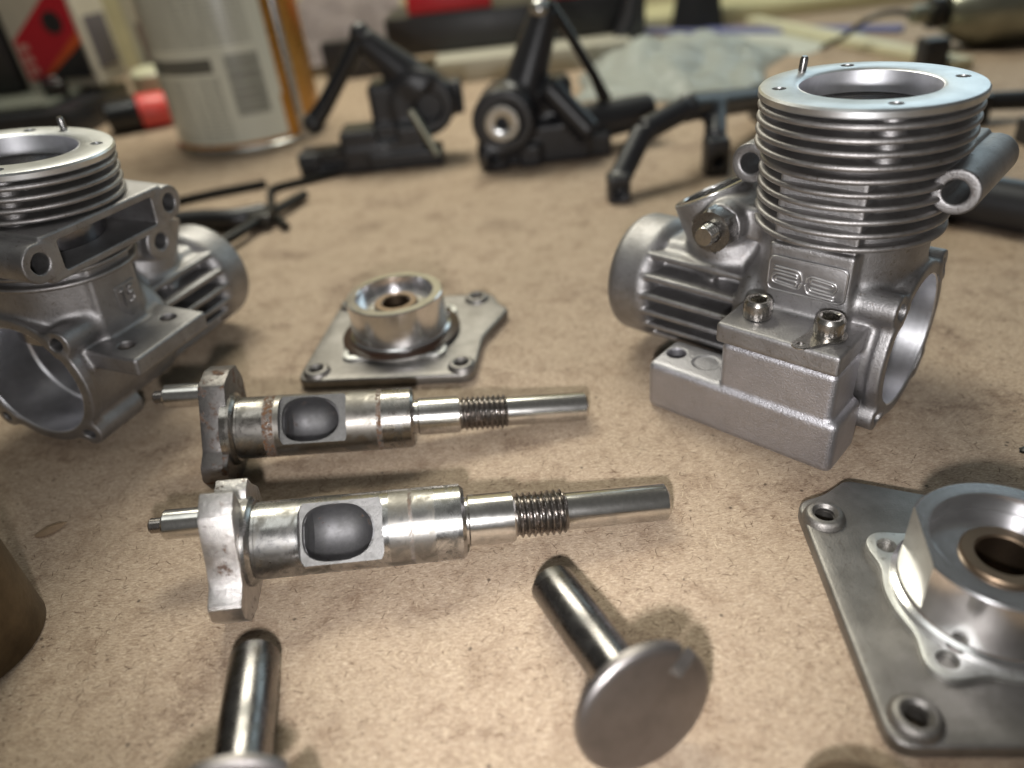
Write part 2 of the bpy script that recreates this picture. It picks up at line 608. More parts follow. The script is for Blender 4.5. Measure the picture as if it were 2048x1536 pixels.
# ================================================================== SETTING
def table_material():
    m = Mat('brown_fibre_hardboard')
    def fibres(sc, ang, stretch, off):
        return m.noise(sc, 4, 0.75, m.mapped((1, stretch, 1), (0, 0, R(ang)), (off, off * 1.7, off)), 0.9)
    f1 = fibres(1.15, 24, 3.6, 0.0)
    f2 = fibres(1.0, -38, 4.0, 13.0)
    f3 = fibres(1.4, 78, 3.2, 31.0)
    fb = m.math('ADD', m.math('ADD', m.math('MULTIPLY', f1, 0.4), m.math('MULTIPLY', f2, 0.34)), m.math('MULTIPLY', f3, 0.26))
    blot = m.noise(0.045, 6, 0.62)
    blot2 = m.noise(0.17, 6, 0.7, dist=0.7)
    base = m.ramp(fb, [(0.39, srgb(114, 93, 75)), (0.46, srgb(163, 142, 121)), (0.54, srgb(183, 163, 142)), (0.62, srgb(209, 191, 170))])
    base = m.mix(m.math('MULTIPLY', m.ramp(blot, [(0.40, 0.0), (0.66, 1.0)]), 0.30), base, srgb(156, 138, 116))
    base = m.mix(m.math('MULTIPLY', m.ramp(blot2, [(0.49, 0.0), (0.68, 1.0)]), 0.46), base, srgb(108, 82, 62))
    # oil marks and ground-in dirt
    oil = m.ramp(m.noise(0.055, 5, 0.6, m.mapped((1, 1, 1), (0, 0, 0), (14, 3, 0)), 0.4), [(0.54, 0.0), (0.66, 1.0)])
    base = m.mix(m.math('MULTIPLY', oil, m.ramp(m.noise(0.6, 5, 0.7), [(0.36, 0.0), (0.6, 0.62)])), base, srgb(86, 60, 46))
    # single dark and pale fibres
    for (sc, ang, st, off, thr, col, amt) in ((1.5, 50, 9, 3, 0.68, srgb(66, 48, 34), 0.8), (1.4, -18, 9, 9, 0.685, srgb(60, 42, 30), 0.8), (1.6, 5, 8, 21, 0.675, srgb(236, 216, 184), 0.6), (1.3, 100, 9, 41, 0.685, srgb(70, 52, 38), 0.8), (1.5, -60, 8, 55, 0.675, srgb(232, 212, 180), 0.6)):
        s = m.noise(sc, 2, 0.6, m.mapped((1, st, 1), (0, 0, R(ang)), (off, off, 0)), 0.6)
        base = m.mix(m.math('MULTIPLY', m.ramp(s, [(thr - 0.035, 0.0), (thr, 1.0)]), amt), base, col)
    speck = m.n('TexVoronoi')
    speck.inputs['Scale'].default_value = 0.21
    m.link(m.co, speck.inputs['Vector'])
    base = m.mix(m.math('MULTIPLY', m.ramp(speck.outputs['Distance'], [(0.035, 1.0), (0.075, 0.0)]), 0.75), base, srgb(48, 36, 30))
    m.set(color=base, rough=m.math('ADD', m.math('MULTIPLY', fb, 0.2), 0.58), spec=0.28)
    m.bump(fb, 0.32, 0.2)
    m.bump(blot2, 0.08, 0.4)
    return m.m

TABLE = table_material()
table = add('table_top', from_bm('table_top', box_bm(-900, 900, -260, 640, -16, 0, 0)), TABLE)
table['kind'] = 'structure'
WALL = simple('cream_painted_wall', srgb(196, 188, 150), 0.7, 0, 0.12, 0.2, 0.4)
wall = add('back_wall', from_bm('back_wall', box_bm(-900, 900, 640, 660, -16, 420, 0)), WALL)
wall['kind'] = 'structure'

# ================================================================== ENGINE CRANKCASE (origin on the crank axis, x to the rear opening, z along the cylinder)
def engine_casting():
    F = Field((-42, -24, -16), (19.3, 24, 40), 0.27)
    U = lambda prim, k=0.0: F.union(*prim, k)
    C = lambda prim, k=0.0: F.cut(*prim, k)
    # crankcase barrel with a rounded shoulder towards the nose
    U(sd_cyl((-13.5, 0, 0), (13.2, 0, 0), 12.7, 3.2))
    U(sd_cyl((6, 0, 0), (13.2, 0, 0), 12.7, 0.3))
    # cylinder and its flat pads
    U(sd_cyl((0, 0, 0), (0, 0, 38.0), 11.0, 0.3), 2.0)
    U(sd_cyl((0, 0, 0), (0, 0, 20.5), 12.5, 0.6), 1.5)
    U(sd_box((0, -6.2, 8.5), (6.6, 6.85, 9.5), 0.6), 0.5)
    U(sd_box((0, -6.0, 23.5), (6.4, 6.25, 5.4), 0.4), 0.3)
    U(sd_box((0, 5.6, 12), (5.2, 6.95, 10), 0.7), 1.5)
    for a in (35, 125, 215, 305):
        x, y = 12.3 * math.cos(R(a)), 12.3 * math.sin(R(a))
        U(sd_cyl((x, y, 30.4), (x, y, 37.8), 2.0, 0.3), 0.8)
    # nose, ribs, end ring
    U(sd_cyl((-38, 0, 0), (-8, 0, 0), 7.2, 0.3), 1.2)
    U(sd_cyl((-40.0, 0, 0), (-30.2, 0, 0), 11.9, 2.6), 0.8)
    for z in (8.0, 4.6, 1.2, -2.2, -5.6, -8.8):
        half = math.sqrt(11.6 ** 2 - z * z)
        U(sd_box((-21.5, 0, z), (10.5, half, 0.6), 0.4), 0.4)
    # carburettor seat: leaning cylinder, its flange blended to the nose
    nrm = np.array([-0.44, 0, 0.898])
    c = np.array([-23.6, 0, 19.4])
    U(sd_cyl(c - nrm * 14, c, 7.3, 0.25), 1.8)
    U(sd_box((-22, 0, 4), (9, 5.0, 6), 2.0), 1.2)
    # clamp bolt boss across, beside the cylinder
    U(sd_cyl((-17.2, -9.2, 17.0), (-17.2, 9.2, 17.0), 3.8, 0.4), 1.2)
    U(sd_box((-13.5, 0, 17.0), (3.5, 6.5, 3.0), 1.0), 1.2)
    # mounting lugs
    for s in (-1, 1):
        U(sd_box((-0.1, s * 15.2, 4.95), (9.9, 6.8, 1.78), 0.55), 0.9)
    # exhaust: tubes for the manifold screws, duct and face plate at +y
    for s in (-1, 1):
        U(sd_cyl((s * 15.2, -4.2, 26.4), (s * 15.2, 15.2, 26.4), 3.25, 0.15), 0.8)
        U(sd_box((s * 12.2, 4.0, 26.4), (3.0, 5.0, 2.2), 0.5), 1.0)
    U(sd_box((0, 9.2, 26.2), (14.0, 6.0, 4.0), 0.5), 0.6)
    # rear flange and its screw bosses
    U(sd_cyl((11.4, 0, 0), (13.2, 0, 0), 13.1, 0.2), 0.8)
    for a in (45, 135, 225, 315):
        y, z = 13.6 * math.cos(R(a)), 13.6 * math.sin(R(a))
        U(sd_cyl((1.5, y, z), (13.2, y, z), 2.5, 0.3), 1.6)
    # cuts
    C(sd_cyl((-3, 0, 0), (16, 0, 0), 11.25))
    C(sd_cyl((-45, 0, 0), (0, 0, 0), 5.6))
    C(sd_cyl((0, 0, 0), (0, 0, 45), 9.75))
    C(sd_cyl(c - nrm * 10, c + nrm * 3, 5.7))
    C(sd_box((0, 12, 26.2), (11.0, 8.0, 2.6), 0.5))
    for s in (-1, 1):
        C(sd_cyl((s * 15.2, -8, 26.4), (s * 15.2, 20, 26.4), 1.72))
        C(sd_cyl((-17.2, s * 4, 17.0), (-17.2, s * 12, 17.0), 1.7))
        for x in (-5.7, 5.7):
            C(sd_cyl((x, s * 16.7, 0), (x, s * 16.7, 12), 1.55))
    for a in (45, 135, 225, 315):
        y, z = 13.6 * math.cos(R(a)), 13.6 * math.sin(R(a))
        C(sd_cyl((7, y, z), (16, y, z), 1.15))
    V, Q = F.mesh()
    me = bpy.data.meshes.new('crankcase_casting')
    me.from_pydata((V * MM).tolist(), [], Q.tolist())
    finish(me, True, 0)
    me.materials.append(CAST)
    return me

CASTING = engine_casting()

def fin_prof(ri, ro, z, t):
    h = t / 2
    return [(ri, z - h), (ro - h, z - h)] + [(ro - h + h * math.cos(R(a)), z + h * math.sin(R(a))) for a in (-60, -30, 0, 30, 60)] + [(ro - h, z + h), (ri, z + h)]

def arc_fin(prof, a0=152, a1=388, seg=90):
    # a fin interrupted where the exhaust duct leaves the cylinder
    bm = bmesh.new()
    rows = []
    for k in range(seg + 1):
        a = R(a0 + (a1 - a0) * k / seg)
        rows.append([bm.verts.new((r * math.cos(a), r * math.sin(a), z)) for r, z in prof])
    n = len(prof)
    for a, b in zip(rows[:-1], rows[1:]):
        for i in range(n):
            bm.faces.new((a[i], b[i], b[(i + 1) % n], a[(i + 1) % n]))
    bm.faces.new(rows[0])
    bm.faces.new(rows[-1][::-1])
    return from_bm('cooling_fin', bm, True, 32)

FINS_UP = [36.55, 34.75, 32.95, 31.1]
FINS_LOW = [28.95, 27.0, 25.05, 23.05, 21.05, 18.95]
FIN_ME = {}
for z in FINS_UP:
    FIN_ME[z] = lathe('cooling_fin', fin_prof(10.6, 15.2, z, 0.98), 120, True)
for z in FINS_LOW:
    FIN_ME[z] = arc_fin(fin_prof(10.6, 14.2, z, 0.95)) if z > 22 else lathe('cooling_fin', fin_prof(10.6, 14.2, z, 0.95), 120, True)

def flange_mesh():
    bm = lathe_bm([(9.85, 37.6), (15.0, 37.6), (15.26, 37.85), (15.26, 38.6), (15.0, 38.92), (14.6, 39.0), (10.15, 39.0), (9.75, 38.8)], 144, True)
    cuts = []
    for a in (35, 125, 215, 305):
        cuts.append(lathe_bm([(0, 35), (1.02, 35), (1.02, 42), (0, 42)], 28, False, None, 'Z', (12.5 * math.cos(R(a)), 12.5 * math.sin(R(a)), 0)))
    return boolean(bm, cuts, 'top_flange', 30)

FLANGE = flange_mesh()
BORE = lathe('cylinder_liner', [(9.9, 6), (9.9, 35.4), (9.32, 35.4), (9.2, 35.2), (9.2, 6)], 144, True)
LIP = lathe('bore_lip', [(9.9, 35.6), (9.9, 38.7), (9.72, 38.85), (9.55, 38.75), (9.5, 35.6)], 144, True)
REAR_BORE = lathe('rear_bore', [(11.5, -2.8), (11.5, 13.0), (12.2, 13.26), (11.15, 13.26), (11.02, 13.1), (11.0, 3.0), (10.6, 2.6), (10.6, -2.8)], 144, True, 'X')
NOSE_BEARING = lathe('front_bearing_race', [(7.6, -40.1), (7.6, -33), (5.5, -33), (5.5, -40.1)], 96, True, 'X')
SEAT = lathe('carburettor_seat', [(7.1, -0.3), (7.1, 0.12), (6.9, 0.2), (5.75, 0.2), (5.55, 0.0), (5.5, -9), (5.9, -9)], 96, True)
DOWEL = lathe('dowel_pin', [(0, 0), (0.62, 0), (0.62, 2.6), (0.45, 3.0), (0, 3.0)], 20)
SEAT_Q = Vector((-0.44, 0, 0.898)).to_track_quat('Z', 'Y').to_euler()

def emblem_mesh():
    # raised double-line emblem, drawn in the badge plane (x right, z up)
    def conv(p):
        dx, dy = p[0] - 740, p[1] - 150
        e1, e2 = (77.4, 14.5), (-8.6, 83.0)
        det = e1[0] * e2[1] - e1[1] * e2[0]
        return ((dx * e2[1] - dy * e2[0]) / det, (e1[0] * dy - e1[1] * dx) / det)
    lines = [[(800, 300), (960, 336), (1075, 362), (1118, 385), (1138, 430), (1150, 500)],
             [(790, 345), (930, 380), (1050, 409), (1085, 425), (1098, 468)],
             [(1098, 468), (960, 432), (850, 405), (803, 415), (772, 460), (776, 508), (812, 540), (940, 578), (1055, 611), (1102, 604), (1126, 562), (1132, 528)],
             [(1085, 522), (960, 490), (845, 460), (817, 474), (813, 498), (834, 515), (940, 547), (1048, 577), (1074, 563), (1083, 530)]]
    bm = bmesh.new()
    for ln in lines:
        for rot in (0, 1):
            pts = [(2 * 1165 - x, 2 * 522 - y) if rot else (x, y) for x, y in ln]
            q = [conv(p) for p in pts]
            tube_bm(smooth_path([(a, 0, -b) for a, b in q], 4), 0.19, 8, bm)
    return bm

EMBLEM = from_bm('emblem', emblem_mesh(), True, 0)
BADGE = from_bm('badge', join_bm(bmesh.new(), prism_bm(round_poly([(-6.2, -2.95), (6.2, -2.95), (6.2, 2.95), (-6.2, 2.95)], 1.1, 5), 0, 0.42, 0.16, 2), Matrix.Rotation(R(90), 4, 'X')))
rimp = round_poly([(-6.05, -2.8), (6.05, -2.8), (6.05, 2.8), (-6.05, 2.8)], 1.1, 5)
BADGE_RIM = from_bm('badge_rim', tube_bm([(x, -0.40, z) for x, z in rimp + rimp[:2]], 0.13, 6), True, 0)
def shield_mesh():
    p = round_poly([(-2.7, 2.8), (2.7, 2.8), (2.7, -1.6), (0, -4.2), (-2.7, -1.6)], 0.7, 4)
    return from_bm('number_shield', join_bm(bmesh.new(), prism_bm(p, 0, 0.6, 0.2, 2), Matrix.Rotation(R(90), 4, 'X')))
SHIELD = shield_mesh()
def digits_mesh():
    bm = bmesh.new()
    for pts in ([(-1.75, 0, 1.1), (-1.15, 0, 1.7), (-1.15, 0, -1.6)], [(1.35, 0, 1.55), (0.2, 0, 1.55), (0.1, 0, 0.35), (0.8, 0, 0.5), (1.3, 0, 0.0), (1.3, 0, -0.8), (0.8, 0, -1.35), (0.0, 0, -1.2)]):
        tube_bm(pts, 0.36, 8, bm)
    return from_bm('number_fifteen', bm, True, 0)
DIGITS = digits_mesh()

def socket_screw_bm():
    n = 48
    bm = bmesh.new()
    prof = [(0, 0.0, 0), (2.15, 0.0, 0), (2.15, 0.55, 0), (2.2, 0.6, 1), (2.2, 2.35, 1), (2.15, 2.55, 0), (1.85, 3.0, 0), (1.5, 3.0, 0)]
    rings = []
    for r, h, kn in prof:
        if r == 0:
            rings.append([bm.verts.new((0, 0, h))])
        else:
            rings.append([bm.verts.new(((r + (0.07 if (k % 2 and kn) else 0)) * math.cos(2 * PI * k / n), (r + (0.07 if (k % 2 and kn) else 0)) * math.sin(2 * PI * k / n), h)) for k in range(n)])
    for i in range(len(rings) - 1):
        a, b = rings[i], rings[i + 1]
        for k in range(n):
            if len(a) == 1:
                bm.faces.new((a[0], b[(k + 1) % n], b[k]))
            else:
                bm.faces.new((a[k], a[(k + 1) % n], b[(k + 1) % n], b[k]))
    # hex socket
    def hexr(k):
        a = (2 * PI * k / n) % (PI / 3) - PI / 6
        return 1.22 / math.cos(a)
    top = rings[-1]
    h1 = [bm.verts.new((hexr(k) * math.cos(2 * PI * k / n), hexr(k) * math.sin(2 * PI * k / n), 2.85)) for k in range(n)]
    h2 = [bm.verts.new((hexr(k) * math.cos(2 * PI * k / n), hexr(k) * math.sin(2 * PI * k / n), 1.0)) for k in range(n)]
    c = bm.verts.new((0, 0, 0.7))
    for k in range(n):
        k2 = (k + 1) % n
        bm.faces.new((top[k], top[k2], h1[k2], h1[k]))
        bm.faces.new((h1[k], h1[k2], h2[k2], h2[k]))
        bm.faces.new((h2[k], h2[k2], c))
    return bm
CAP_SCREW = from_bm('cap_screw', socket_screw_bm(), True, 28)

def hex_nut_mesh():
    n = 72
    bm = bmesh.new()
    rows = []
    for (h, cap) in ((0, 2.75), (0.25, 3.3), (2.2, 3.3), (2.6, 2.75)):
        row = []
        for k in range(n):
            a = 2 * PI * k / n
            hr = 2.72 / math.cos(a % (PI / 3) - PI / 6)
            row.append(bm.verts.new((min(hr, cap) * math.cos(a), min(hr, cap) * math.sin(a), h)))
        rows.append(row)
    inner = [bm.verts.new((1.5 * math.cos(2 * PI * k / n), 1.5 * math.sin(2 * PI * k / n), 2.6)) for k in range(n)]
    inner0 = [bm.verts.new((1.5 * math.cos(2 * PI * k / n), 1.5 * math.sin(2 * PI * k / n), 0)) for k in range(n)]
    rows = [inner0] + rows + [inner, inner0]
    for a, b in zip(rows[:-1], rows[1:]):
        for k in range(n):
            bm.faces.new((a[k], a[(k + 1) % n], b[(k + 1) % n], b[k]))
    return from_bm('hex_nut', bm, True, 25)
HEX_NUT = hex_nut_mesh()

def thread_bm(r0, length, pitch, depth, seg=64, per=10):
    bm = bmesh.new()
    n = int(length / pitch * per)
    rows = []
    for i in range(n + 1):
        s = length * i / n
        row = []
        for k in range(seg):
            ph = (s / pitch - k / seg) % 1.0
            tri = 1 - abs(2 * ph - 1)
            tri = min(1.0, max(0.0, (tri - 0.08) / 0.80))
            taper = min(1.0, s / 0.5 + 0.0, (length - s) / 0.5)
            r = r0 - depth * (1 - tri * max(0, taper))
            a = 2 * PI * k / seg
            row.append(bm.verts.new((s, r * math.cos(a), r * math.sin(a))))
        rows.append(row)
    for a, b in zip(rows[:-1], rows[1:]):
        for k in range(seg):
            bm.faces.new((a[k], a[(k + 1) % seg], b[(k + 1) % seg], b[k]))
    bm.faces.new(rows[0][::-1])
    bm.faces.new(rows[-1])
    return bm
STUD = from_bm('clamp_stud', join_bm(bmesh.new(), thread_bm(1.7, 5.6, 0.6, 0.22, 40, 8)), True, 40)

def engine(root, pin_angle=158):
    body = add('crankcase_casting', CASTING, CAST, root)
    add('top_flange', FLANGE, MACH_DULL, root)
    for z in FINS_UP + FINS_LOW:
        add('cooling_fin', FIN_ME[z], CAST_PALE, root)
    add('cylinder_liner', BORE, LINER_STEEL, root)
    add('bore_lip', LIP, LIP_ALLOY, root)
    add('rear_bore', REAR_BORE, MACH_X, root)
    add('front_bearing_race', NOSE_BEARING, MACH_X, root)
    add('carburettor_seat', SEAT, MACH, root, (-23.6, 0, 19.4), SEAT_Q)
    a = R(pin_angle)
    add('dowel_pin', DOWEL, NUT, root, (13.2 * math.cos(a), 13.2 * math.sin(a), 38.2), (0.05, 0.1, 0))
    bd = add('badge', BADGE, BADGE_ALLOY, root, (0, -12.95, 13.15))
    add('badge_rim', BADGE_RIM, EMBLEM_ALLOY, bd)
    em = add('emblem', EMBLEM, EMBLEM_ALLOY, bd, (-6.2, -0.44, 2.85))
    sh = add('number_shield', SHIELD, CAST, root, (-1.6, 12.5, 12.6), (0, 0, PI))
    add('number_fifteen', DIGITS, CAST_PALE, sh, (0, -0.62, 0.3))
    return body

# right engine: upright, standing on its mounting bracket
rm = Matrix.Translation(Vector((56.3, 107.5, 14.8)) * MM) @ Matrix.Rotation(R(-45.9), 4, 'Z')
eng_r = thing('engine_crankcase', 'finned alloy engine crankcase bolted to a bracket, double-line emblem on its badge', 'engine crankcase', matrix=rm, group='model engine crankcases')
engine(eng_r)
def bracket_mesh():
    F = Field((-25, -24, -16.2), (14, -8, 4.5), 0.2)
    F.union(*sd_box((-5.8, -17.1, -9.9), (17.0, 5.0, 4.86), 1.3))
    F.union(*sd_box((0.3, -16.6, -3.2), (9.5, 4.9, 6.45), 1.2), 0.5)
    F.cut(*sd_cyl((-20.0, -16.7, -20), (-20.0, -16.7, 0), 1.65), 0.4)
    F.cut(*sd_cyl((-14.0, -16.7, -5.25), (-14.0, -16.7, -4), 2.3), 0.2)
    V, Q = F.mesh()
    return make_mesh('mounting_bracket', V, Q, True, 0)
add('mounting_bracket', bracket_mesh(), BRACKET, eng_r)
for x in (-5.7, 5.7):
    add('cap_screw', CAP_SCREW, SCREW, eng_r, (x, -16.7, 6.86 if x < 0 else 7.05), (0, 0, 0.3 + x))
# solder tab under the right-hand screw
def tab_mesh():
    pts = []
    for a in range(60, 301, 15):
        pts.append((2.75 * math.cos(R(a)), 2.75 * math.sin(R(a))))
    body = [(2.75 * math.cos(R(a)), 2.75 * math.sin(R(a))) for a in range(50, 311, 10)]
    tip = [(5.4 + 1.35 * math.cos(R(a)), 1.35 * math.sin(R(a))) for a in range(-75, 76, 15)]
    bm = prism_bm(body + tip, 0, 0.32, 0.08, 1)
    hole = lathe_bm([(0, -1), (0.62, -1), (0.62, 1), (0, 1)], 20, False, None, 'Z', (5.3, 0, 0))
    return boolean(bm, [hole], 'solder_tab', 30)
tab = add('solder_tab', tab_mesh(), SCREW, eng_r, (5.7, -16.7, 6.74), (0, 0, R(-112)))
nut = add('hex_nut', HEX_NUT, NUT, eng_r, (-17.2, -9.25, 17.0), (R(90), 0.3, 0))
nut.scale = (1.26, 1.26, 1.15)
add('clamp_stud', STUD, STEEL_TAIL, eng_r, (-17.2, -9.0, 17.0), (0, 0, R(-90)))

# left engine: seen from its exhaust side, leaning slightly
lm = Matrix.Translation(Vector((-83.5, 128.7, 15.0)) * MM) @ Euler((R(-6.1), R(-2.2), R(250.3)), 'XYZ').to_matrix().to_4x4()
eng_l = thing('engine_crankcase', 'bare alloy engine crankcase with open exhaust port and raised number 15', 'engine crankcase', matrix=lm, group='model engine crankcases')
engine(eng_l, 189)

# ================================================================== CRANKSHAFTS
def axis_matrix(A, B):
    A, B = Vector(A), Vector(B)
    d = (B - A).normalized()
    n = Vector((0, 0, 1)).cross(d).normalized()
    u = d.cross(n)
    return Matrix.Translation(A * MM) @ Matrix((d, n, u)).transposed().to_4x4()

def polar(lst):
    return [(r * math.cos(R(a)), r * math.sin(R(a))) for a, r in lst]

def web_mesh(poly, s0, s1, bev=0.22, rough=0.0):
    bm = prism_bm(round_poly(poly, 0.28, 1), s0, s1, bev, 2)
    # prism is built along z; turn so that z -> x, (x, y) -> (n, u)
    for v in bm.verts:
        v.co = Vector((v.co.z, v.co.x, v.co.y))
    return from_bm('counterweight_web', bm, True, 28)

def crankshaft(root, webpoly, webspan, pin, jr, jend, steps, win, mats):
    webmat, jmat, tmat = mats
    add('counterweight_web', web_mesh(webpoly, *webspan), webmat, root)
    px, py, pr, ps0, ps1, tip = pin
    add('crank_pin', lathe('crank_pin', [(0, ps0), (pr + 0.35, ps0), (pr, ps0 - 0.4), (pr, ps1 + 0.3), (pr - 0.25, ps1), (0, ps1)], 48, False, 'X', (0, px, py)), STEEL_TAIL, root)
    add('pin_tip', lathe('pin_tip', [(0, ps1 + 0.2), (1.15, ps1 + 0.2), (1.15, tip + 0.25), (0.9, tip), (0, tip)], 32, False, 'X', (0, px, py)), THREAD, root)
    s0 = webspan[1]
    j = lathe_bm([(0, s0 - 1), (6.3, s0 - 1), (6.3, s0 + 0.5), (5.9, s0 + 0.8), (5.75, s0 + 1.0), (5.35, s0 + 1.1), (5.35, s0 + 1.5), (jr, s0 + 1.6), (jr, jend - 0.55), (jr - 0.5, jend), (0, jend)], 128, False, None, 'X')
    a, w0, w1, d, br, end = win       # window direction, span, flat distance, inner bore radius, bore end
    ca, sa = math.cos(R(a)), math.sin(R(a))
    fl = prism_bm(round_poly([(w0, -7.0), (w1, -7.0), (w1, 7.0), (w0, 7.0)], 0.4, 2), d, 12, 0)
    fl2 = prism_bm(round_poly([(w0, -4.75), (w1, -4.75), (w1, 4.75), (w0, 4.75)], 2.0, 6), d, 12, 0)
    rot = Matrix(((1, 0, 0, 0), (0, sa, ca, 0), (0, -ca, sa, 0), (0, 0, 0, 1)))
    fl.free()
    bmesh.ops.transform(fl2, matrix=rot, verts=fl2.verts)
    oval = []
    for k in range(64):
        t = 2 * PI * k / 64
        ux, uy = math.cos(t), math.sin(t)
        e = 0.66 if ux < 0 else 0.92
        oval.append(((w0 + end) / 2 + 0.1 + math.copysign(abs(ux) ** e, ux) * ((end - w0) / 2 - 0.15), math.copysign(abs(uy) ** e, uy) * 3.95))
    pocket = prism_bm(oval, 1.9, 12, 0)
    bmesh.ops.transform(pocket, matrix=rot, verts=pocket.verts)
    bore = lathe_bm([(0, w0 + 0.35), (2.4, w0 + 0.35), (3.4, w0 + 0.9), (4.1, w0 + 1.9), (br, w0 + 3.2), (br, end - br)] + [(br * math.cos(R(t)), end - br + br * math.sin(R(t))) for t in range(6, 90, 6)] + [(0, end)], 128, False, None, 'X')
    me = boolean(j, [fl2, pocket, bore], 'main_journal', 26)
    me.materials.append(jmat)
    me.materials.append(MILLED)
    me.materials.append(BORE_SHADE_STEEL)
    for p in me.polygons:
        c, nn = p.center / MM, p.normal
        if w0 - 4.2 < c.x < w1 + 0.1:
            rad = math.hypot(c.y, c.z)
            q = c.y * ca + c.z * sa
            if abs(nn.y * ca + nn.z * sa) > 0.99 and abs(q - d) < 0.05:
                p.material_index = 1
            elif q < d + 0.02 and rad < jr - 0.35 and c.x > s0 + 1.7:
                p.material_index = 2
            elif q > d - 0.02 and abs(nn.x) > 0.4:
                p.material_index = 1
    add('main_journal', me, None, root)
    (a0, a1, ar), (b0, b1, brr), (c0, c1, cr) = steps
    add('bearing_journal', lathe('bearing_journal', [(0, a0 - 0.5), (ar - 0.3, a0 - 0.5), (ar - 0.3, a0 + 0.3), (ar, a0 + 0.5), (ar, a1 - 0.3), (ar - 0.3, a1), (0, a1)], 96, False, 'X'), tmat, root)
    t = add('threaded_section', from_bm('threaded_section', thread_bm(brr, b1 - b0, 0.92, 0.55), True, 40), THREAD, root, (b0, 0, 0))
    add('tail_shaft', lathe('tail_shaft', [(0, c0 - 0.6), (cr, c0 - 0.6), (cr, c1 - 0.35), (cr - 0.35, c1), (0, c1)], 96, False, 'X'), tmat, root)

WEB_A = [(-1.3, 10.7), (-4.6, 8.9), (-5.7, 5.5), (-6.4, 2.2), (-7.4, -0.6), (-10.0, -2.0), (-9.9, -4.6), (-7.6, -7.8), (-4, -9.0), (0, -9.0), (5, -8.6), (9.0, -5.4), (10.0, -1.7), (9.4, 2.2), (6.8, 5.0), (5.6, 7.1), (3.6, 6.6), (1.8, 4.6), (0.4, 6.0)]
crank_n = thing('crankshaft', 'bright steel crankshaft with ground faceted web, nearest of the two lying parallel', 'crankshaft', matrix=axis_matrix((-42.8, 75.0, 9.0), (21.3, 79.8, 2.8)), group='crankshafts')
crankshaft(crank_n, WEB_A, (-0.9, 3.5), (7.0, -1.7, 2.25, 0.2, -10.4, -12.5), 5.45, 33.9,
           ((34, 41.2, 3.75), (41.2, 49.0, 3.35), (49.0, 64.5, 2.8)), (134, 10.9, 22.4, 3.35, 4.45, 21.2), (WEB_NEAR, STEEL_NEAR, STEEL_TAIL))
WEB_B = [(-0.1, 9.1), (-5.7, -0.6), (-8.3, -1.7), (-8.9, -4.2), (-6.2, -8.2), (-3, -9.0), (2, -9.0), (7, -7.4), (10.2, -2), (10.6, 4.2), (8.4, 8.0), (4.6, 9.3)]
crank_f = thing('crankshaft', 'tarnished crankshaft with rust-spotted dark web, lying in front of the flanged plate', 'crankshaft', matrix=axis_matrix((-52.4, 103.5, 9.0), (13.0, 106.9, 2.6)), group='crankshafts')
crankshaft(crank_f, WEB_B, (-0.9, 3.5), (7.0, 3.0, 2.15, -1.0, -9.5, -11.4), 5.4, 34.6,
           ((35, 42.8, 3.3), (42.8, 51.4, 3.1), (51.4, 65.8, 2.65)), (130, 11.9, 23.2, 3.35, 4.4, 22.0), (WEB_FAR, STEEL_FAR, STEEL_TAIL))

# ================================================================== BACK PLATES WITH BEARING HUBS
PLATE_OUT = [(-19.2, -18.0, 3.5), (18.2, -18.0, 3.0), (18.6, -3.0, 1.5), (23.4, 9.3, 1.2), (20.4, 13.4, 1.5), (19.0, 17.8, 3.0), (-18.6, 18.6, 3.0)]
PLATE = None
def plate_mesh():
    bm = prism_bm(round_poly(PLATE_OUT, 2.5, 5), 0.0, 2.4, 0.6, 3)
    cuts = [lathe_bm([(0, -1), (1.3, -1), (1.3, 6), (0, 6)], 28, False, None, 'Z', (x, y, 0)) for x, y in BOSSES]
    return boolean(bm, cuts, 'base_plate', 30)
EAR_ALLOY = cast_alloy('pale_satin_flange_alloy', (0.66, 0.66, 0.64, 1), (0.52, 0.52, 0.50, 1), 0.46, 0.25, 0.6)
BOSSES = [(-15.4, -14.9), (15.4, -14.9), (15.4, 14.9), (-15.4, 14.9)]
PLATE = plate_mesh()
BOSS = lathe('screw_boss', [(1.35, 2.2), (3.0, 2.2), (2.75, 2.9)] + [(2.45, 3.3), (2.2, 3.45), (1.75, 3.45), (1.35, 2.95)], 48, True)
def flange_ears():
    poly = []
    for k in range(240):
        t = 360 * k / 240
        d = min(abs((t - a + 180) % 360 - 180) for a in (45, 135, 225, 315))
        r = 11.9 + 3.1 * math.exp(-(d / 13.5) ** 2.4)
        poly.append((r * math.cos(R(t)), r * math.sin(R(t))))
    cuts = [lathe_bm([(0, 1), (1.3, 1), (1.3, 6), (0, 6)], 28, False, None, 'Z', (12.5 * math.cos(R(a)), 12.5 * math.sin(R(a)), 0)) for a in (45, 135, 225, 315)]
    cuts.append(lathe_bm([(0, 1), (8.0, 1), (8.0, 6), (0, 6)], 64))
    return boolean(prism_bm(poly, 2.2, 3.25, 0.14, 2), cuts, 'hub_flange', 32)
EARS = flange_ears()
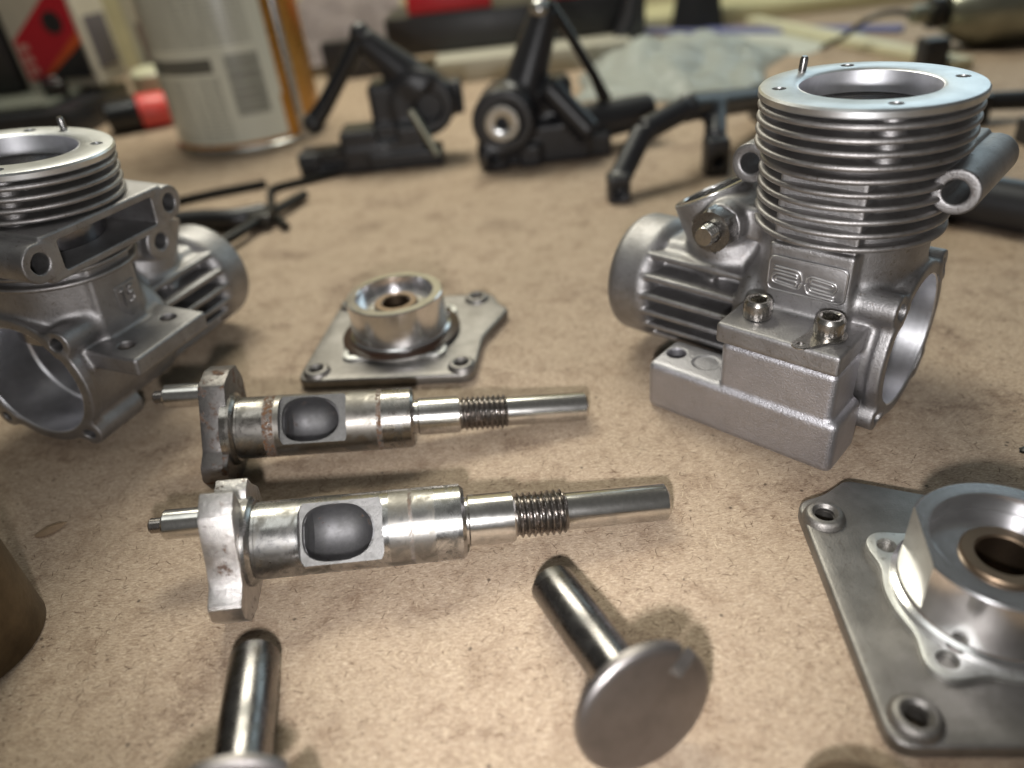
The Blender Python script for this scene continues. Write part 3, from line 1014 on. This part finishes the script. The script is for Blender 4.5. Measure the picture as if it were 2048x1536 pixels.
def hub_mesh(flat):
    prof = [(8.0, 2.5), (11.2, 2.5), (11.2, 4.3), (10.6, 4.6), (10.5, 12.4), (10.3, 12.6), (8.5, 12.6), (8.35, 12.45), (8.3, 10.1), (8.2, 10.0), (4.2, 10.0), (4.2, 3.0)]
    bm = lathe_bm(prof, 144, True)
    if not flat:
        return from_bm('bearing_hub', bm, True, 30)
    b = box_bm(-12, 12, 9.2, 14, 5.6, 16, 0)
    bmesh.ops.transform(b, matrix=Matrix.Rotation(R(flat), 4, 'Z'), verts=b.verts)
    me = boolean(bm, [b], 'bearing_hub', 18)
    me.materials.append(MACH)
    me.materials.append(EAR_ALLOY)
    fd = Vector((-math.sin(R(flat)), math.cos(R(flat)), 0))
    for p in me.polygons:
        if p.normal.dot(fd) > 0.98 and abs(p.center.dot(fd) / MM - 9.2) < 0.05:
            p.material_index = 1
    return me
BUSH = lathe('bronze_bushing', [(4.8, 2.6), (4.8, 10.3), (4.6, 10.55), (3.3, 10.55), (3.05, 10.3), (3.05, 2.6)], 96, True)

def back_plate(root, flat):
    add('base_plate', PLATE, PLATE_ALLOY, root)
    for x, y in BOSSES:
        add('screw_boss', BOSS, PLATE_ALLOY, root, (x, y, 0))
    add('hub_flange', EARS, EAR_ALLOY, root)
    add('bearing_hub', hub_mesh(flat), MACH, root)
    add('bronze_bushing', BUSH, BRONZE, root)

bp_far = thing('back_plate', 'cast alloy plate with a shiny round bearing hub, lying behind the crankshafts', 'engine backplate', (-23.2, 142.8, 0), (0, 0, R(-7.4)), 'engine backplates')
back_plate(bp_far, 0)
add('oil_residue', lathe('oil_residue', [(10.6, 3.4), (13.1, 3.4), (12.6, 3.62), (11.4, 3.7), (10.6, 4.0)], 96, True), simple('brown_burnt_oil', (0.045, 0.022, 0.012, 1), 0.3, 0, 0.4, 0.4, 1.0), bp_far)
bp_near = thing('back_plate', 'oily alloy plate with bearing hub and bronze bush, cut off by the right edge', 'engine backplate', (55.9, 56.5, 0), (0, 0, R(84.3)), 'engine backplates')
back_plate(bp_near, -11)

# ================================================================== DISC-HEADED SHAFTS
def disc_mesh(notch):
    rd, t = 8.0, 1.7
    bm = lathe_bm([(0, 0.0), (7.0, 0.0), (7.25, 0.02), (7.75, 0.18), (8.0, 0.5), (8.0, t - 0.3), (7.7, t), (0, t)], 128, False)
    b = box_bm(4.9, 9, -1.0, 1.0, -2, 4, 0)
    bmesh.ops.transform(b, matrix=Matrix.Rotation(R(notch), 4, 'Z'), verts=b.verts)
    return boolean(bm, [b], 'drive_disc', 28)

def disc_shaft(label, head, tail, notch):
    H, T = Vector(head), Vector(tail)
    d = (T - H).normalized()
    L = (T - H).length
    up = Vector((0, 0, 1))
    s = up.cross(d).normalized()
    u = d.cross(s)
    mtx = Matrix.Translation(H * MM) @ Matrix((s, u, d)).transposed().to_4x4()
    o = thing('disc_shaft', label, 'shaft', matrix=mtx, group='disc-headed shafts')
    add('drive_disc', disc_mesh(notch), DISC_STEEL, o)
    add('shaft_stem', lathe('shaft_stem', [(0, 1.5), (3.35, 1.5), (3.05, 1.9), (3.05, L * 0.52), (3.12, L * 0.52 + 0.15), (3.12, L - 0.4), (2.8, L), (0, L)], 96), PIN_STEEL, o)
    return o
disc_shaft('dark steel shaft with a notched round disc facing the camera', (10.3, 43.6, 7.75), (2.3, 66.2, 3.15), 138)
disc_shaft('dark steel shaft standing out of the bottom edge, beside a black crumb', (-31.9, 36.6, 7.75), (-36.7, 59.8, 3.15), 150)

# ================================================================== LOOSE PARTS AT THE FRAME EDGE
def liner_ring(name, label, loc, ro, ri, h, mat, cat):
    me = lathe(name, [(ri, 0.3), (ri + 0.3, 0), (ro - 0.3, 0), (ro, 0.3), (ro, h - 0.5), (ro - 0.5, h), (ri + 0.4, h), (ri, h - 0.4)], 96, True)
    o = add(name, me, mat, None, loc)
    return tag(o, label, cat)
liner_ring('piston_sleeve', 'dull brass sleeve standing at the left edge of the frame', (-81.0, 69.5, 0), 10.3, 8.6, 19, LINER, 'sleeve')
liner_ring('bushing_ring', 'pale brass ring at the bottom edge beside the large plate', (27.6, 30.6, 0), 6.4, 4.0, 7.2, BRONZE, 'bushing')
liner_ring('bearing_ring', 'steel ring in the bottom left corner casting a round shadow', (-68.5, 42.5, 0), 7.2, 4.5, 6.5, PIN_STEEL, 'bearing')

def crumb(name, label, loc, size, mat, cat, seed, flat=0.5):
    r = random.Random(seed)
    bm = bmesh.new()
    bmesh.ops.create_icosphere(bm, subdivisions=2, radius=1)
    for v in bm.verts:
        k = 0.65 + 0.6 * r.random()
        v.co = Vector((v.co.x * size[0] * k, v.co.y * size[1] * k, max(-0.2, v.co.z) * size[2] * k + 0.2 * size[2]))
    o = add(name, from_bm(name, bm, False), mat, None, loc)
    return tag(o, label, cat)
crumb('black_crumb', 'tiny black crumb beside the shaft at the bottom edge', (-38.9, 58.3, 0), (0.75, 0.5, 0.35), BLACK_GLOSS, 'crumb', 3)
crumb('dark_crumb', 'small dark crumb at the right edge above the large plate', (80.6, 84.6, 0), (1.5, 1.1, 0.4), BLACK_STEEL, 'crumb', 5)
def chip_mesh():
    n = 12
    bm = bmesh.new()
    rows = []
    for i in range(n + 1):
        t = i / n
        x = (t - 0.5) * 5.2
        w = 1.25 * math.sin(PI * min(1, t * 1.05 + 0.02)) ** 0.7 + 0.05
        rows.append([bm.verts.new((x, y * w, 0.25 + 0.5 * (1 - y * y) * math.sin(PI * t) + 0.25 * t)) for y in (-1, -0.5, 0, 0.5, 1)])
    for a, b in zip(rows[:-1], rows[1:]):
        for k in range(4):
            bm.faces.new((a[k], a[k + 1], b[k + 1], b[k]))
    bmesh.ops.solidify(bm, geom=bm.faces[:], thickness=0.22)
    return from_bm('wood_chip', bm, True, 40)
tag(add('wood_chip', chip_mesh(), simple('pale_wood_chip', srgb(190, 164, 134), 0.6, 0, 0.2), None, (-79.6, 92.3, 0.05), (0, 0, R(28))), 'pale curled wood chip on the table left of the crankshafts', 'wood chip')

# ================================================================== BACKGROUND
def bmtag(name, bm, mat, label, cat, group=None, sharp=32, loc=(0, 0, 0), rot=(0, 0, 0)):
    return tag(add(name, from_bm(name, bm, True, sharp), mat, None, loc, rot), label, cat, group)

# tin can
def can_label_material():
    m = Mat('printed_can_label')
    sep = m.n('SeparateXYZ')
    m.link(m.co, sep.inputs[0])
    ang = m.math('ARCTAN2', sep.outputs[1], sep.outputs[0])
    u = m.math('MULTIPLY', ang, 33.0)                    # mm round the can
    v = sep.outputs[2]
    cmb = m.n('CombineXYZ')
    m.link(u, cmb.inputs[0]); m.link(v, cmb.inputs[1])
    def box(u0, u1, v0, v1):
        a = m.math('MULTIPLY', m.math('GREATER_THAN', u, u0), m.math('LESS_THAN', u, u1))
        b = m.math('MULTIPLY', m.math('GREATER_THAN', v, v0), m.math('LESS_THAN', v, v1))
        return m.math('MULTIPLY', a, b)
    row = m.math('GREATER_THAN', m.math('SINE', m.math('MULTIPLY', v, 4.0)), 0.1)
    mp = m.n('Mapping')
    mp.inputs['Scale'].default_value = (1.6, 0.02, 1)
    m.link(cmb.outputs[0], mp.inputs[0])
    words = m.n('TexNoise'); words.inputs['Scale'].default_value = 1.0; words.inputs['Detail'].default_value = 3
    m.link(mp.outputs[0], words.inputs[0])
    txt = m.math('MULTIPLY', row, m.math('GREATER_THAN', words.outputs['Fac'], 0.44))
    D = PI / 180 * 33
    area = m.math('MAXIMUM', box(-150 * D, -57 * D, 44, 90), box(-150 * D, -86 * D, 6.5, 32))
    base = m.mix(m.math('MULTIPLY', m.math('MULTIPLY', txt, area), 0.66), srgb(226, 228, 214), srgb(70, 74, 70))
    base = m.mix(m.math('MULTIPLY', box(-148 * D, -89 * D, 34, 39.5), 0.85), base, srgb(40, 42, 40))
    bars = m.math('GREATER_THAN', m.noise(1.0, 2, 0.5, m.mapped((0.0, 0.0, 3.6))), 0.48)
    base = m.mix(m.math('MULTIPLY', m.math('MULTIPLY', bars, box(-80 * D, -56 * D, 16, 40)), 0.85), base, srgb(44, 46, 44))
    m.set(color=base, rough=0.28, coat=0.3)
    return m.m
can = thing('tin_can', 'orange tin can with a pale printed label and barcode', 'can', (-108, 358, 0))
add('can_body', lathe('can_body', [(0, 1.5), (31.5, 1.5), (33, 3.2), (33, 112), (31, 113), (0, 113)], 128), simple('orange_lacquer', srgb(186, 134, 60), 0.28, 0.6, 0.15), can)
TIN = simple('bright_tin', (0.55, 0.55, 0.54, 1), 0.24, 1.0)
add('bottom_rim', lathe('bottom_rim', [(31.2, 0), (33.4, 0), (34.2, 0.6), (34.3, 2.6), (33.2, 3.4), (31.2, 3.0)], 128, True), TIN, can)
add('top_rim', lathe('top_rim', [(31.2, 110), (33.4, 110), (34.2, 110.6), (34.3, 113), (33.2, 114), (31.2, 113.5)], 128, True), TIN, can)
seam = bmesh.new()
tube_bm([(33.0 * math.cos(R(-34)), 33.0 * math.sin(R(-34)), z) for z in (3, 40, 80, 110)], 2.0, 14, seam)
add('side_seam', from_bm('side_seam', seam), TIN, can)
lab = bmesh.new()
rr = 33.12
nz, na = 6, 64
def lab_pt(i, j):
    return (rr * math.cos(R(-172 + 127 * i / na)), rr * math.sin(R(-172 + 127 * i / na)), 5.2 + (104 - 5.2) * j / nz)
g = [[lab.verts.new(lab_pt(i, j)) for j in range(nz + 1)] for i in range(na + 1)]
for i in range(na):
    for j in range(nz):
        if i == na - 1 and j == 0:
            continue
        lab.faces.new((g[i][j], g[i + 1][j], g[i + 1][j + 1], g[i][j + 1]))
lm_ = from_bm('paper_label', lab)
add('paper_label', lm_, can_label_material(), can)

GUNM = simple('dull_silver_green_metal', (0.34, 0.34, 0.27, 1), 0.33, 0.9)
# steering knuckle, first (left of the middle)
def black_part(name, label, cat, group=None, loc=(0, 0, 0)):
    return thing(name, label, cat, loc, (0, 0, 0), group)
def sdf_part(name, prims, cuts, lo, hi, step, mat, parent):
    F = Field(lo, hi, step)
    for p, k in prims:
        F.union(*p, k)
    for p in cuts:
        F.cut(*p, 0.3)
    V, Q = F.mesh()
    return add(name, make_mesh(name, V, Q, True, 0), mat, parent)
K1 = 'black plastic suspension parts'
k1 = black_part('suspension_knuckle', 'black plastic suspension knuckle with a steel pin, standing beside the orange can', 'knuckle', K1, (-38, 288, 0))
sdf_part('hub_carrier', [
    (sd_box((-16, -3, 4.6), (17, 7, 4.4), 1.2), 1.0), (sd_box((0, -2, 8), (16, 8, 7.5), 1.5), 2.0), (sd_box((6, 2, 17), (9, 8, 13), 2.0), 2.0),
    (sd_cyl((17, -6, 21), (17, 10, 21), 11.5, 1.2), 2.5), (sd_box((25, 2, 22), (7, 6, 6), 1.5), 2.0), (sd_cyl((18, 0, 26), (-2, 1, 45), 7.5, 1.0, 4.6), 3.0), (sd_cyl((-33, -6, 4.4), (-6, -3, 6.5), 4.3, 0.8), 1.5), (sd_box((8, -5, 3.2), (14, 6, 3.2), 1.0), 1.0)],
    [sd_cyl((19, -16, 20), (19, -2, 20), 5.0), sd_box((-20, -10, 6), (5, 3, 2.4), 0.5), sd_box((2, -10, 14), (4, 3, 3.4), 0.6)], (-40, -20, -1), (38, 20, 54), 0.6, BLACK, k1)
lk = bmesh.new()
tube_bm([(-2, 1, 46), (-10, 0, 36), (-20, -1, 24), (-25, -2, 19)], [3.4, 3.0, 3.2, 3.6], 14, lk)
add('link_rod', from_bm('link_rod', lk), BLACK_GLOSS, k1)
for p, n in (((-2, 1, 46.5), 0), ((-25.5, -2, 18.5), 1)):
    b = bmesh.new()
    bmesh.ops.create_uvsphere(b, u_segments=20, v_segments=12, radius=4.0)
    add('ball_joint', from_bm('ball_joint', b, True, 0), BLACK, k1, p)
pn = bmesh.new()
tube_bm([(12.5, -10.5, 21), (20, -12, 4.5)], 1.5, 16, pn)
add('steel_pin', from_bm('steel_pin', pn), GUNM, k1)

k2 = black_part('suspension_knuckle', 'black plastic knuckle with a round silver bearing and raised link rod', 'knuckle', K1, (18, 272, 0))
sdf_part('hub_carrier', [
    (sd_cyl((-11, -12, 17), (-8, 8, 17), 11.0, 1.2), 0), (sd_cyl((-4, 0, 20), (8, 2, 50), 8.2, 1.2, 5.0), 3.0), (sd_box((0, -1, 7), (20, 8, 7), 1.5), 2.0), (sd_box((6, 2, 20), (9, 6, 8), 2.0), 2.0),
    (sd_cyl((6, 0, 9), (46, 8, 11), 7.4, 1.2, 6.0), 2.5), (sd_cyl((-20, -9, 5), (-4, -4, 6), 4.2, 0.8), 2.0), (sd_cyl((6, -5, 26), (20, -10, 10), 4.2, 0.8), 2.0), (sd_box((-8, -6, 4), (10, 5, 4), 1.0), 1.5), (sd_box((20, -2, 4.2), (8, 6, 4), 1.0), 1.5)],
    [sd_cyl((-11.5, -20, 17), (-9, -6, 17), 6.2), sd_box((-8, -11, 1.5), (2.2, 5, 3), 0.4), sd_cyl((-16, -16, 5), (-14, -6, 5), 1.8)], (-30, -20, -1), (54, 20, 56), 0.6, BLACK, k2)
add('wheel_bearing', lathe('wheel_bearing', [(2.4, -1), (2.4, 1.2), (3.4, 1.6), (5.9, 1.4), (6.2, 0.8), (6.2, -1)], 48, True), TIN, k2, (-11.1, -11.6, 17), (R(90), 0, R(-8)))
lk = bmesh.new()
tube_bm([(8, 0, 52), (16, 2, 40), (24, 4, 26), (28, 5, 17)], [2.2, 1.8, 1.8, 2.4], 14, lk)
add('link_rod', from_bm('link_rod', lk), BLACK_GLOSS, k2)
b = bmesh.new()
bmesh.ops.create_uvsphere(b, u_segments=20, v_segments=12, radius=3.2)
add('ball_joint', from_bm('ball_joint', b, True, 0), TIN, k2, (5.5, -1, 50))

# suspension arm behind the right engine
k3 = black_part('forked_wishbone', 'black plastic forked wishbone reaching behind the finned engine', 'suspension arm', K1, (0, 0, 0))
sdf_part('arm_body', [
    (sd_cyl((40, 220, 5), (50, 230, 17), 3.6, 0.8), 0), (sd_box((39.8, 218.5, 3.6), (3.4, 3.4, 4.6), 0.8), 1.0), (sd_cyl((50, 230, 17), (66, 240, 20), 3.8, 0.8), 2.0), (sd_cyl((66, 240, 20), (112, 286, 9), 4.4, 0.8), 2.0),
    (sd_cyl((80, 253, 17), (75, 236, 10), 3.6, 0.8), 2.0), (sd_box((74.6, 233, 5.5), (3.8, 3.6, 6.0), 0.8), 1.5), (sd_box((112, 288, 6.5), (6, 6, 6.5), 1.0), 1.0)],
    [sd_cyl((39.8, 210, 3.6), (39.8, 218, 3.6), 1.8), sd_cyl((74.6, 225, 5), (74.6, 233, 5), 1.8)], (33, 212, -1), (120, 297, 27), 0.6, BLACK, k3)

# other black parts beyond the right engine
bmtag('black_tube', tube_bm(smooth_path([(108, 192, 6.2), (120, 177, 6.2), (132, 162, 6.2)], 3), 6.2, 28), BLACK, 'thick black tube lying at the right edge beside the finned engine', 'tube')
k5 = black_part('tie_rod', 'black plastic tie rod with square ends at the right edge', 'tie rod', K1)
sdf_part('rod_body', [(sd_cyl((166, 262, 6), (215, 240, 8), 3.2, 0.8), 0), (sd_box((172, 256, 5), (5, 5, 5), 0.8), 1.0), (sd_box((178, 226, 4), (6, 5, 4), 0.8), 0.5), (sd_cyl((180, 226, 4.0), (210, 214, 4.0), 3.0, 0.6), 1.0)], [], (155, 205, -1), (220, 272, 14), 0.7, BLACK, k5)
k6 = black_part('servo_block', 'small upright black block standing behind the top of the finned engine', 'block', None, (202, 336, 0))
add('block_body', from_bm('block_body', box_bm(-5.5, 5.5, -5, 5, 0, 14, 1.2, 3)), BLACK, k6)
add('block_lug', from_bm('block_lug', box_bm(-3, 8.5, -3, 3, 0, 4, 0.8, 2)), BLACK, k6)

# allen keys and pliers on the table behind the left engine
def allen(label, pts, rad):
    bm = tube_bm(smooth_path(pts, 5), rad, 6)
    o = add('hex_key', from_bm('hex_key', bm, True, 20), BLACK_STEEL)
    return tag(o, label, 'hex key', 'hex keys')
allen('straight dark hex key running behind the exhaust flange', [(-128, 256, 1.6), (-108, 266.5, 1.6), (-92, 271.5, 1.6), (-83.5, 274, 1.6)], 1.5)
allen('bent dark hex key leading to the black knuckle', [(-50, 283, 1.5), (-66, 273, 1.5), (-76.5, 268.5, 1.5), (-79.5, 264, 1.5), (-77, 252, 1.5), (-73, 238, 1.5), (-66, 224, 1.5)], 1.4)
pl = thing('pliers', 'black handled pliers lying half hidden behind the left engine nose', 'pliers', (0, 0, 0))
add('handle', from_bm('handle', tube_bm(smooth_path([(-120, 233, 4), (-98, 233, 4), (-84, 231, 3.6), (-75, 235, 3)], 4), [3.4] * 13, 14)), BLACK, pl)
add('handle', from_bm('handle', tube_bm(smooth_path([(-86, 205, 3.4), (-80, 216, 3.4), (-74, 231, 3.2), (-69, 243, 2.6), (-65, 252.5, 2.2)], 4), [1.7] * 17, 12)), BLACK_STEEL, pl)
add('jaw', from_bm('jaw', box_bm(-79, -71, 226, 238, 0.6, 5.4, 1.0, 2)), BLACK_STEEL, pl)

# black case with a grey lid, carton, bottles at the back left
case = thing('tool_case', 'black flat case with a grey lid behind the left engine', 'case', (-265, 430, 0))
add('case_body', from_bm('case_body', box_bm(-90, 58, -38, 40, 0, 15, 1.5, 2)), BLACK, case)
add('case_lid', from_bm('case_lid', box_bm(-84, 44, -28, 38, 15.2, 18, 0.8, 2)), simple('grey_green_plastic', srgb(104, 106, 96), 0.5), case)
for x, y in ((-62, -16), (40, -6), (30, 12)):
    add('case_knob', lathe('case_knob', [(0, 18), (6, 18), (6, 24), (5, 25.5), (0, 25.5)], 32), BLACK_GLOSS, case, (x, y, 0))
RED = simple('red_print', srgb(190, 24, 44), 0.4, 0, 0.1)
CARD = simple('white_card', srgb(196, 190, 176), 0.6, 0, 0.08)
carton = thing('printed_carton', 'red and white printed carton standing among black parts at the top left', 'carton', (-208, 440, 18), (0, 0, R(-6)))
add('carton_body', from_bm('carton_body', box_bm(-42, 0, 0, 30, 0, 58, 0.6, 1)), CARD, carton)
def face_poly(name, pts, mat, off=0.35):
    bm = bmesh.new()
    a = [bm.verts.new((x, -off, z)) for x, z in pts]
    b_ = [bm.verts.new((x, -0.02, z)) for x, z in pts]
    bm.faces.new(a)
    for i in range(len(pts)):
        bm.faces.new((a[i], b_[i], b_[(i + 1) % len(pts)], a[(i + 1) % len(pts)]))
    return add(name, from_bm(name, bm, False), mat, carton)
face_poly('red_panel', [(-39.5, 6), (-2.5, 6), (-2.5, 54), (-39.5, 26)], RED)
face_poly('black_panel', [(-30, 5), (-2.2, 5), (-2.2, 22)], BLACK, 0.5)
face_poly('orange_stripe', [(-33, 5), (-30.5, 5), (-2.3, 22.2), (-2.3, 28)], simple('orange_print', srgb(214, 92, 36), 0.4), 0.48)
face_poly('black_dot', [(-14 + 5.5 * math.cos(R(a)), 33 + 5.5 * math.sin(R(a))) for a in range(0, 360, 15)], BLACK, 0.6)
PINKW = simple('pale_pink_print', srgb(214, 160, 150), 0.5)
for i, (x, z) in enumerate(((-36.5, 22), (-36.3, 16), (-35.8, 10.5))):
    face_poly('letter_block', [(x - 1.6, z - 1.8), (x + 4.0, z - 1.2), (x + 3.4, z + 2.2), (x - 1.4, z + 1.8)], PINKW, 0.55)
side = add('side_window', from_bm('side_window', box_bm(0.02, 0.5, 5, 26, 8, 34, 0.1, 1)), simple('grey_blue_window', srgb(104, 100, 108), 0.25), carton)
box2 = thing('cardboard_carton', 'whitish box with a small orange mark behind the red carton', 'carton', (-186, 446, 0), (0, 0, R(10)))
add('carton_body', from_bm('carton_body', box_bm(0, 36, 0, 26, 0, 74, 0.8, 1)), simple('cream_card', srgb(188, 184, 164), 0.6, 0, 0.08), box2)
add('window_patch', from_bm('window_patch', box_bm(4, 24, -0.4, -0.02, 22, 46, 0.1, 1)), simple('brown_grey_patch', srgb(116, 104, 98), 0.3), box2)
add('orange_mark', from_bm('orange_mark', box_bm(17, 25, -0.5, -0.02, 56, 68, 0.1, 1)), simple('orange_mark', srgb(196, 76, 44), 0.5), box2)
glue = thing('glue_bottle', 'small black bottle with a pinkish red cap beside the can', 'bottle', (-176, 402, 0), (0, 0, R(20)))
add('bottle_body', lathe('bottle_body', [(0, -16), (7.5, -16), (8.2, -15), (8.2, -1), (6.5, 1.5), (0, 1.5)], 40, False, 'X', (0, 0, 8.3)), BLACK_GLOSS, glue)
add('bottle_cap', lathe('bottle_cap', [(0, 0), (8.6, 0), (8.8, 1), (8.4, 12), (7, 14.5), (0, 15)], 40, False, 'X', (0, 0, 8.6)), simple('pinkish_red_cap', srgb(222, 84, 78), 0.35), glue)
bmtag('round_lid', lathe_bm([(0, 0), (10.5, 0), (11, 1), (10.6, 9), (9, 10.5), (0, 10.8)], 48), simple('cream_cap', srgb(202, 200, 170), 0.4), 'cream round cap on the table left of the can', 'cap', None, 32, (-176, 432, 14.5), (0.1, 0, 0))
add('cap_stand', from_bm('cap_stand', box_bm(-12, 12, -8, 12, 0, 14, 1, 1)), BLACK, case, (89, 2, 0))

# black case with red rim, on a pale tray, at the back
tray = bmtag('pale_tray', box_bm(-22, 88, 428, 500, 0, 12, 1.2, 2), simple('pale_grey_plastic', srgb(176, 172, 156), 0.5, 0, 0.1), 'pale grey flat tray under the black case at the back', 'tray')
bc = thing('storage_case', 'black storage case with red strips along its top edge at the back', 'case', (25, 480, 12.2))
add('case_body', from_bm('case_body', box_bm(-74, 62, -24, 40, 0, 20.5, 1.5, 2)), BLACK, bc)
add('case_side', from_bm('case_side', box_bm(62.5, 76, -22, 40, -12, 30, 2, 2)), BLACK, bc)
for (x0, x1) in ((-60, -12), (18, 60)):
    add('red_strip', from_bm('red_strip', box_bm(x0, x1, -22, 36, 20.7, 36, 1.5, 2)), RED, bc)
add('case_foot', from_bm('case_foot', tube_bm([(58, -32, -8), (66, -28, 8), (70, -26, 24)], [6, 6, 5], 16)), BLACK, bc)
cloth = bmesh.new()
ng = 20
gv = [[cloth.verts.new((-150 + 105 * i / ng, 500 + 60 * j / ng, 34 * math.sin(PI * j / ng * 0.5) + 6 * math.sin(i * 0.9) * math.sin(j * 0.7) + 6)) for j in range(ng + 1)] for i in range(ng + 1)]
for i in range(ng):
    for j in range(ng):
        cloth.faces.new((gv[i][j], gv[i + 1][j], gv[i + 1][j + 1], gv[i][j + 1]))
bmesh.ops.solidify(cloth, geom=cloth.faces[:], thickness=1.0)
bmtag('rag', cloth, simple('pale_mauve_cloth', srgb(172, 160, 158), 0.9), 'pale mauve rag heaped behind the can', 'rag', None, 0)
bmtag('black_strap', box_bm(-92, -56, 478, 486, 0, 22, 2, 2), BLACK, 'black block in front of the pale rag', 'block')

# pale sheet under the bag, dark crate at the far left
sheet = prism_bm([(84, 470), (172, 398), (222, 436), (150, 524)], 0.1, 0.5, 0)
bmtag('paper_sheet', sheet, simple('pale_grey_paper', srgb(196, 198, 188), 0.5, 0, 0.15), 'pale grey paper sheet lying between the bag and the cream board', 'paper')
bmtag('parts_crate', box_bm(-345, -252, 440, 520, 18.2, 78, 3, 2), BLACK, 'black parts crate at the far left behind the red carton', 'crate')
# plastic bag
bag = bmesh.new()
ng = 46
def bag_h(a, b):
    e = math.sin(PI * a) * math.sin(PI * b)
    return 0.6 + 17 * e ** 0.6 * (0.55 + 0.45 * math.sin(7 * a + 3 * math.sin(5 * b)) * math.cos(6 * b + 2 * a)) + (3.4 * abs(math.sin(15 * a + 9 * b + 2 * math.sin(9 * b))) + 1.6 * abs(math.sin(31 * b - 13 * a))) * e ** 0.5
corners = [Vector((42, 352)), Vector((118, 322)), Vector((172, 420)), Vector((70, 452))]
gv = []
for i in range(ng + 1):
    row = []
    for j in range(ng + 1):
        a, b_ = i / ng, j / ng
        p = corners[0] * (1 - a) * (1 - b_) + corners[1] * a * (1 - b_) + corners[2] * a * b_ + corners[3] * (1 - a) * b_
        row.append(bag.verts.new((p.x + 3 * math.sin(9 * b_), p.y + 3 * math.sin(8 * a), bag_h(a, b_))))
    gv.append(row)
for i in range(ng):
    for j in range(ng):
        bag.faces.new((gv[i][j], gv[i + 1][j], gv[i + 1][j + 1], gv[i][j + 1]))
bm_ = Mat('milky_plastic_film')
bm_.set(color=srgb(226, 231, 226), rough=0.16, trans=0.45, spec=0.7)
bm_.b.inputs['IOR'].default_value = 1.15
bmesh.ops.solidify(bag, geom=bag.faces[:], thickness=0.25)
bmtag('plastic_bag', bag, bm_.m, 'crumpled milky plastic bag behind the black suspension arm', 'bag', None, 0)
# cream board, stick, blue ruler, cone, spray gun
bmtag('cream_board', box_bm(70, 560, 528, 600, 0.2, 9, 1, 2), simple('cream_board', srgb(196, 190, 150), 0.6, 0, 0.08), 'cream painted board lying along the back right of the table', 'board')
bmtag('white_stick', box_bm(-92, 92, -5, 5, 0, 5, 0.8, 2), simple('white_wood', srgb(210, 206, 176), 0.5, 0, 0.08), 'pale flat stick lying behind the finned engine', 'stick', None, 32, (198, 420, 0.1), (0, 0, R(-80)))
bmtag('blue_ruler', box_bm(-90, 90, -7, 7, 0, 2.5, 0.5, 1), simple('blue_violet_plastic', srgb(108, 112, 160), 0.4), 'blue ruler lying at the back near the cream board', 'ruler', None, 32, (168, 486, 0.1), (0, 0, R(-36)))
bmtag('black_cone', lathe_bm([(0, 0), (19, 0), (19, 2), (12, 40), (9, 62), (0, 62)], 6), BLACK, 'black tapered stand in front of the cream board', 'stand', None, 25, (148, 520, 0.2), (0, 0, 0.3))
gun = thing('spray_gun', 'dull metal cylinder with a dark nozzle at the top right corner', 'spray gun', (250, 372, 0), (0, 0, R(-8)))
add('cylinder_body', lathe('cylinder_body', [(0, -22), (9, -22), (12, -18), (16.5, -8), (17, -4), (17, 60), (0, 60)], 64, False, 'X', (0, 0, 17.2)), GUNM, gun)
add('nozzle_collar', lathe('nozzle_collar', [(0, -30), (6.5, -30), (7, -29), (7, -24), (5, -22), (0, -22)], 40, False, 'X', (0, 0, 17.2)), BLACK_STEEL, gun)
add('nozzle_tip', lathe('nozzle_tip', [(0, -38), (3.5, -38), (4.2, -36), (4.2, -30), (0, -30)], 32, False, 'X', (0, 0, 17.2)), GUNM, gun)
add('hose', from_bm('hose', tube_bm(smooth_path([(-37, 0, 17.2), (-46, 2, 19), (-56, 6, 16), (-64, 12, 8), (-72, 20, 2)], 4), 1.3, 12)), BLACK_GLOSS, gun)

# ================================================================== LOOSE FIBRES ON THE BOARD (too many and too fine to count)
def fibres(name, count, cols, seed):
    g = np.random.default_rng(seed)
    V, Fc, mi = [], [], []
    for _ in range(count):
        y = 22 + 150 * g.random() ** 1.5
        x = g.uniform(-1, 1) * (48 + 0.62 * y) + 4
        a = g.uniform(0, PI)
        bend = g.normal(0, 0.5)
        L = g.uniform(0.25, 1.05) * (1 + y / 160)
        w = g.uniform(0.018, 0.042) * (1 + y / 110)
        n = 4
        base = len(V)
        px, py = x, y
        for k in range(n + 1):
            t = a + bend * (k / n - 0.5) * 2
            dx, dy = math.cos(t), math.sin(t)
            z = 0.012 + 0.035 * math.sin(PI * k / n)
            ww = w * (1 - 0.6 * abs(2 * k / n - 1))
            V.append((px - dy * ww, py + dx * ww, z))
            V.append((px + dy * ww, py - dx * ww, z))
            px += dx * L / n
            py += dy * L / n
        for k in range(n):
            i = base + 2 * k
            Fc.append((i, i + 1, i + 3, i + 2))
    me = make_mesh(name, V, Fc, True, 0)
    o = add(name, me, simple(name + '_fibre', cols, 0.8, 0, 0.3))
    o['kind'] = 'stuff'
    return tag(o, 'loose fine fibres scattered over the brown board', 'fibres')
fibres('dark_fibres', 6000, srgb(106, 83, 63), 11)
fibres('pale_fibres', 4500, srgb(206, 187, 161), 12)
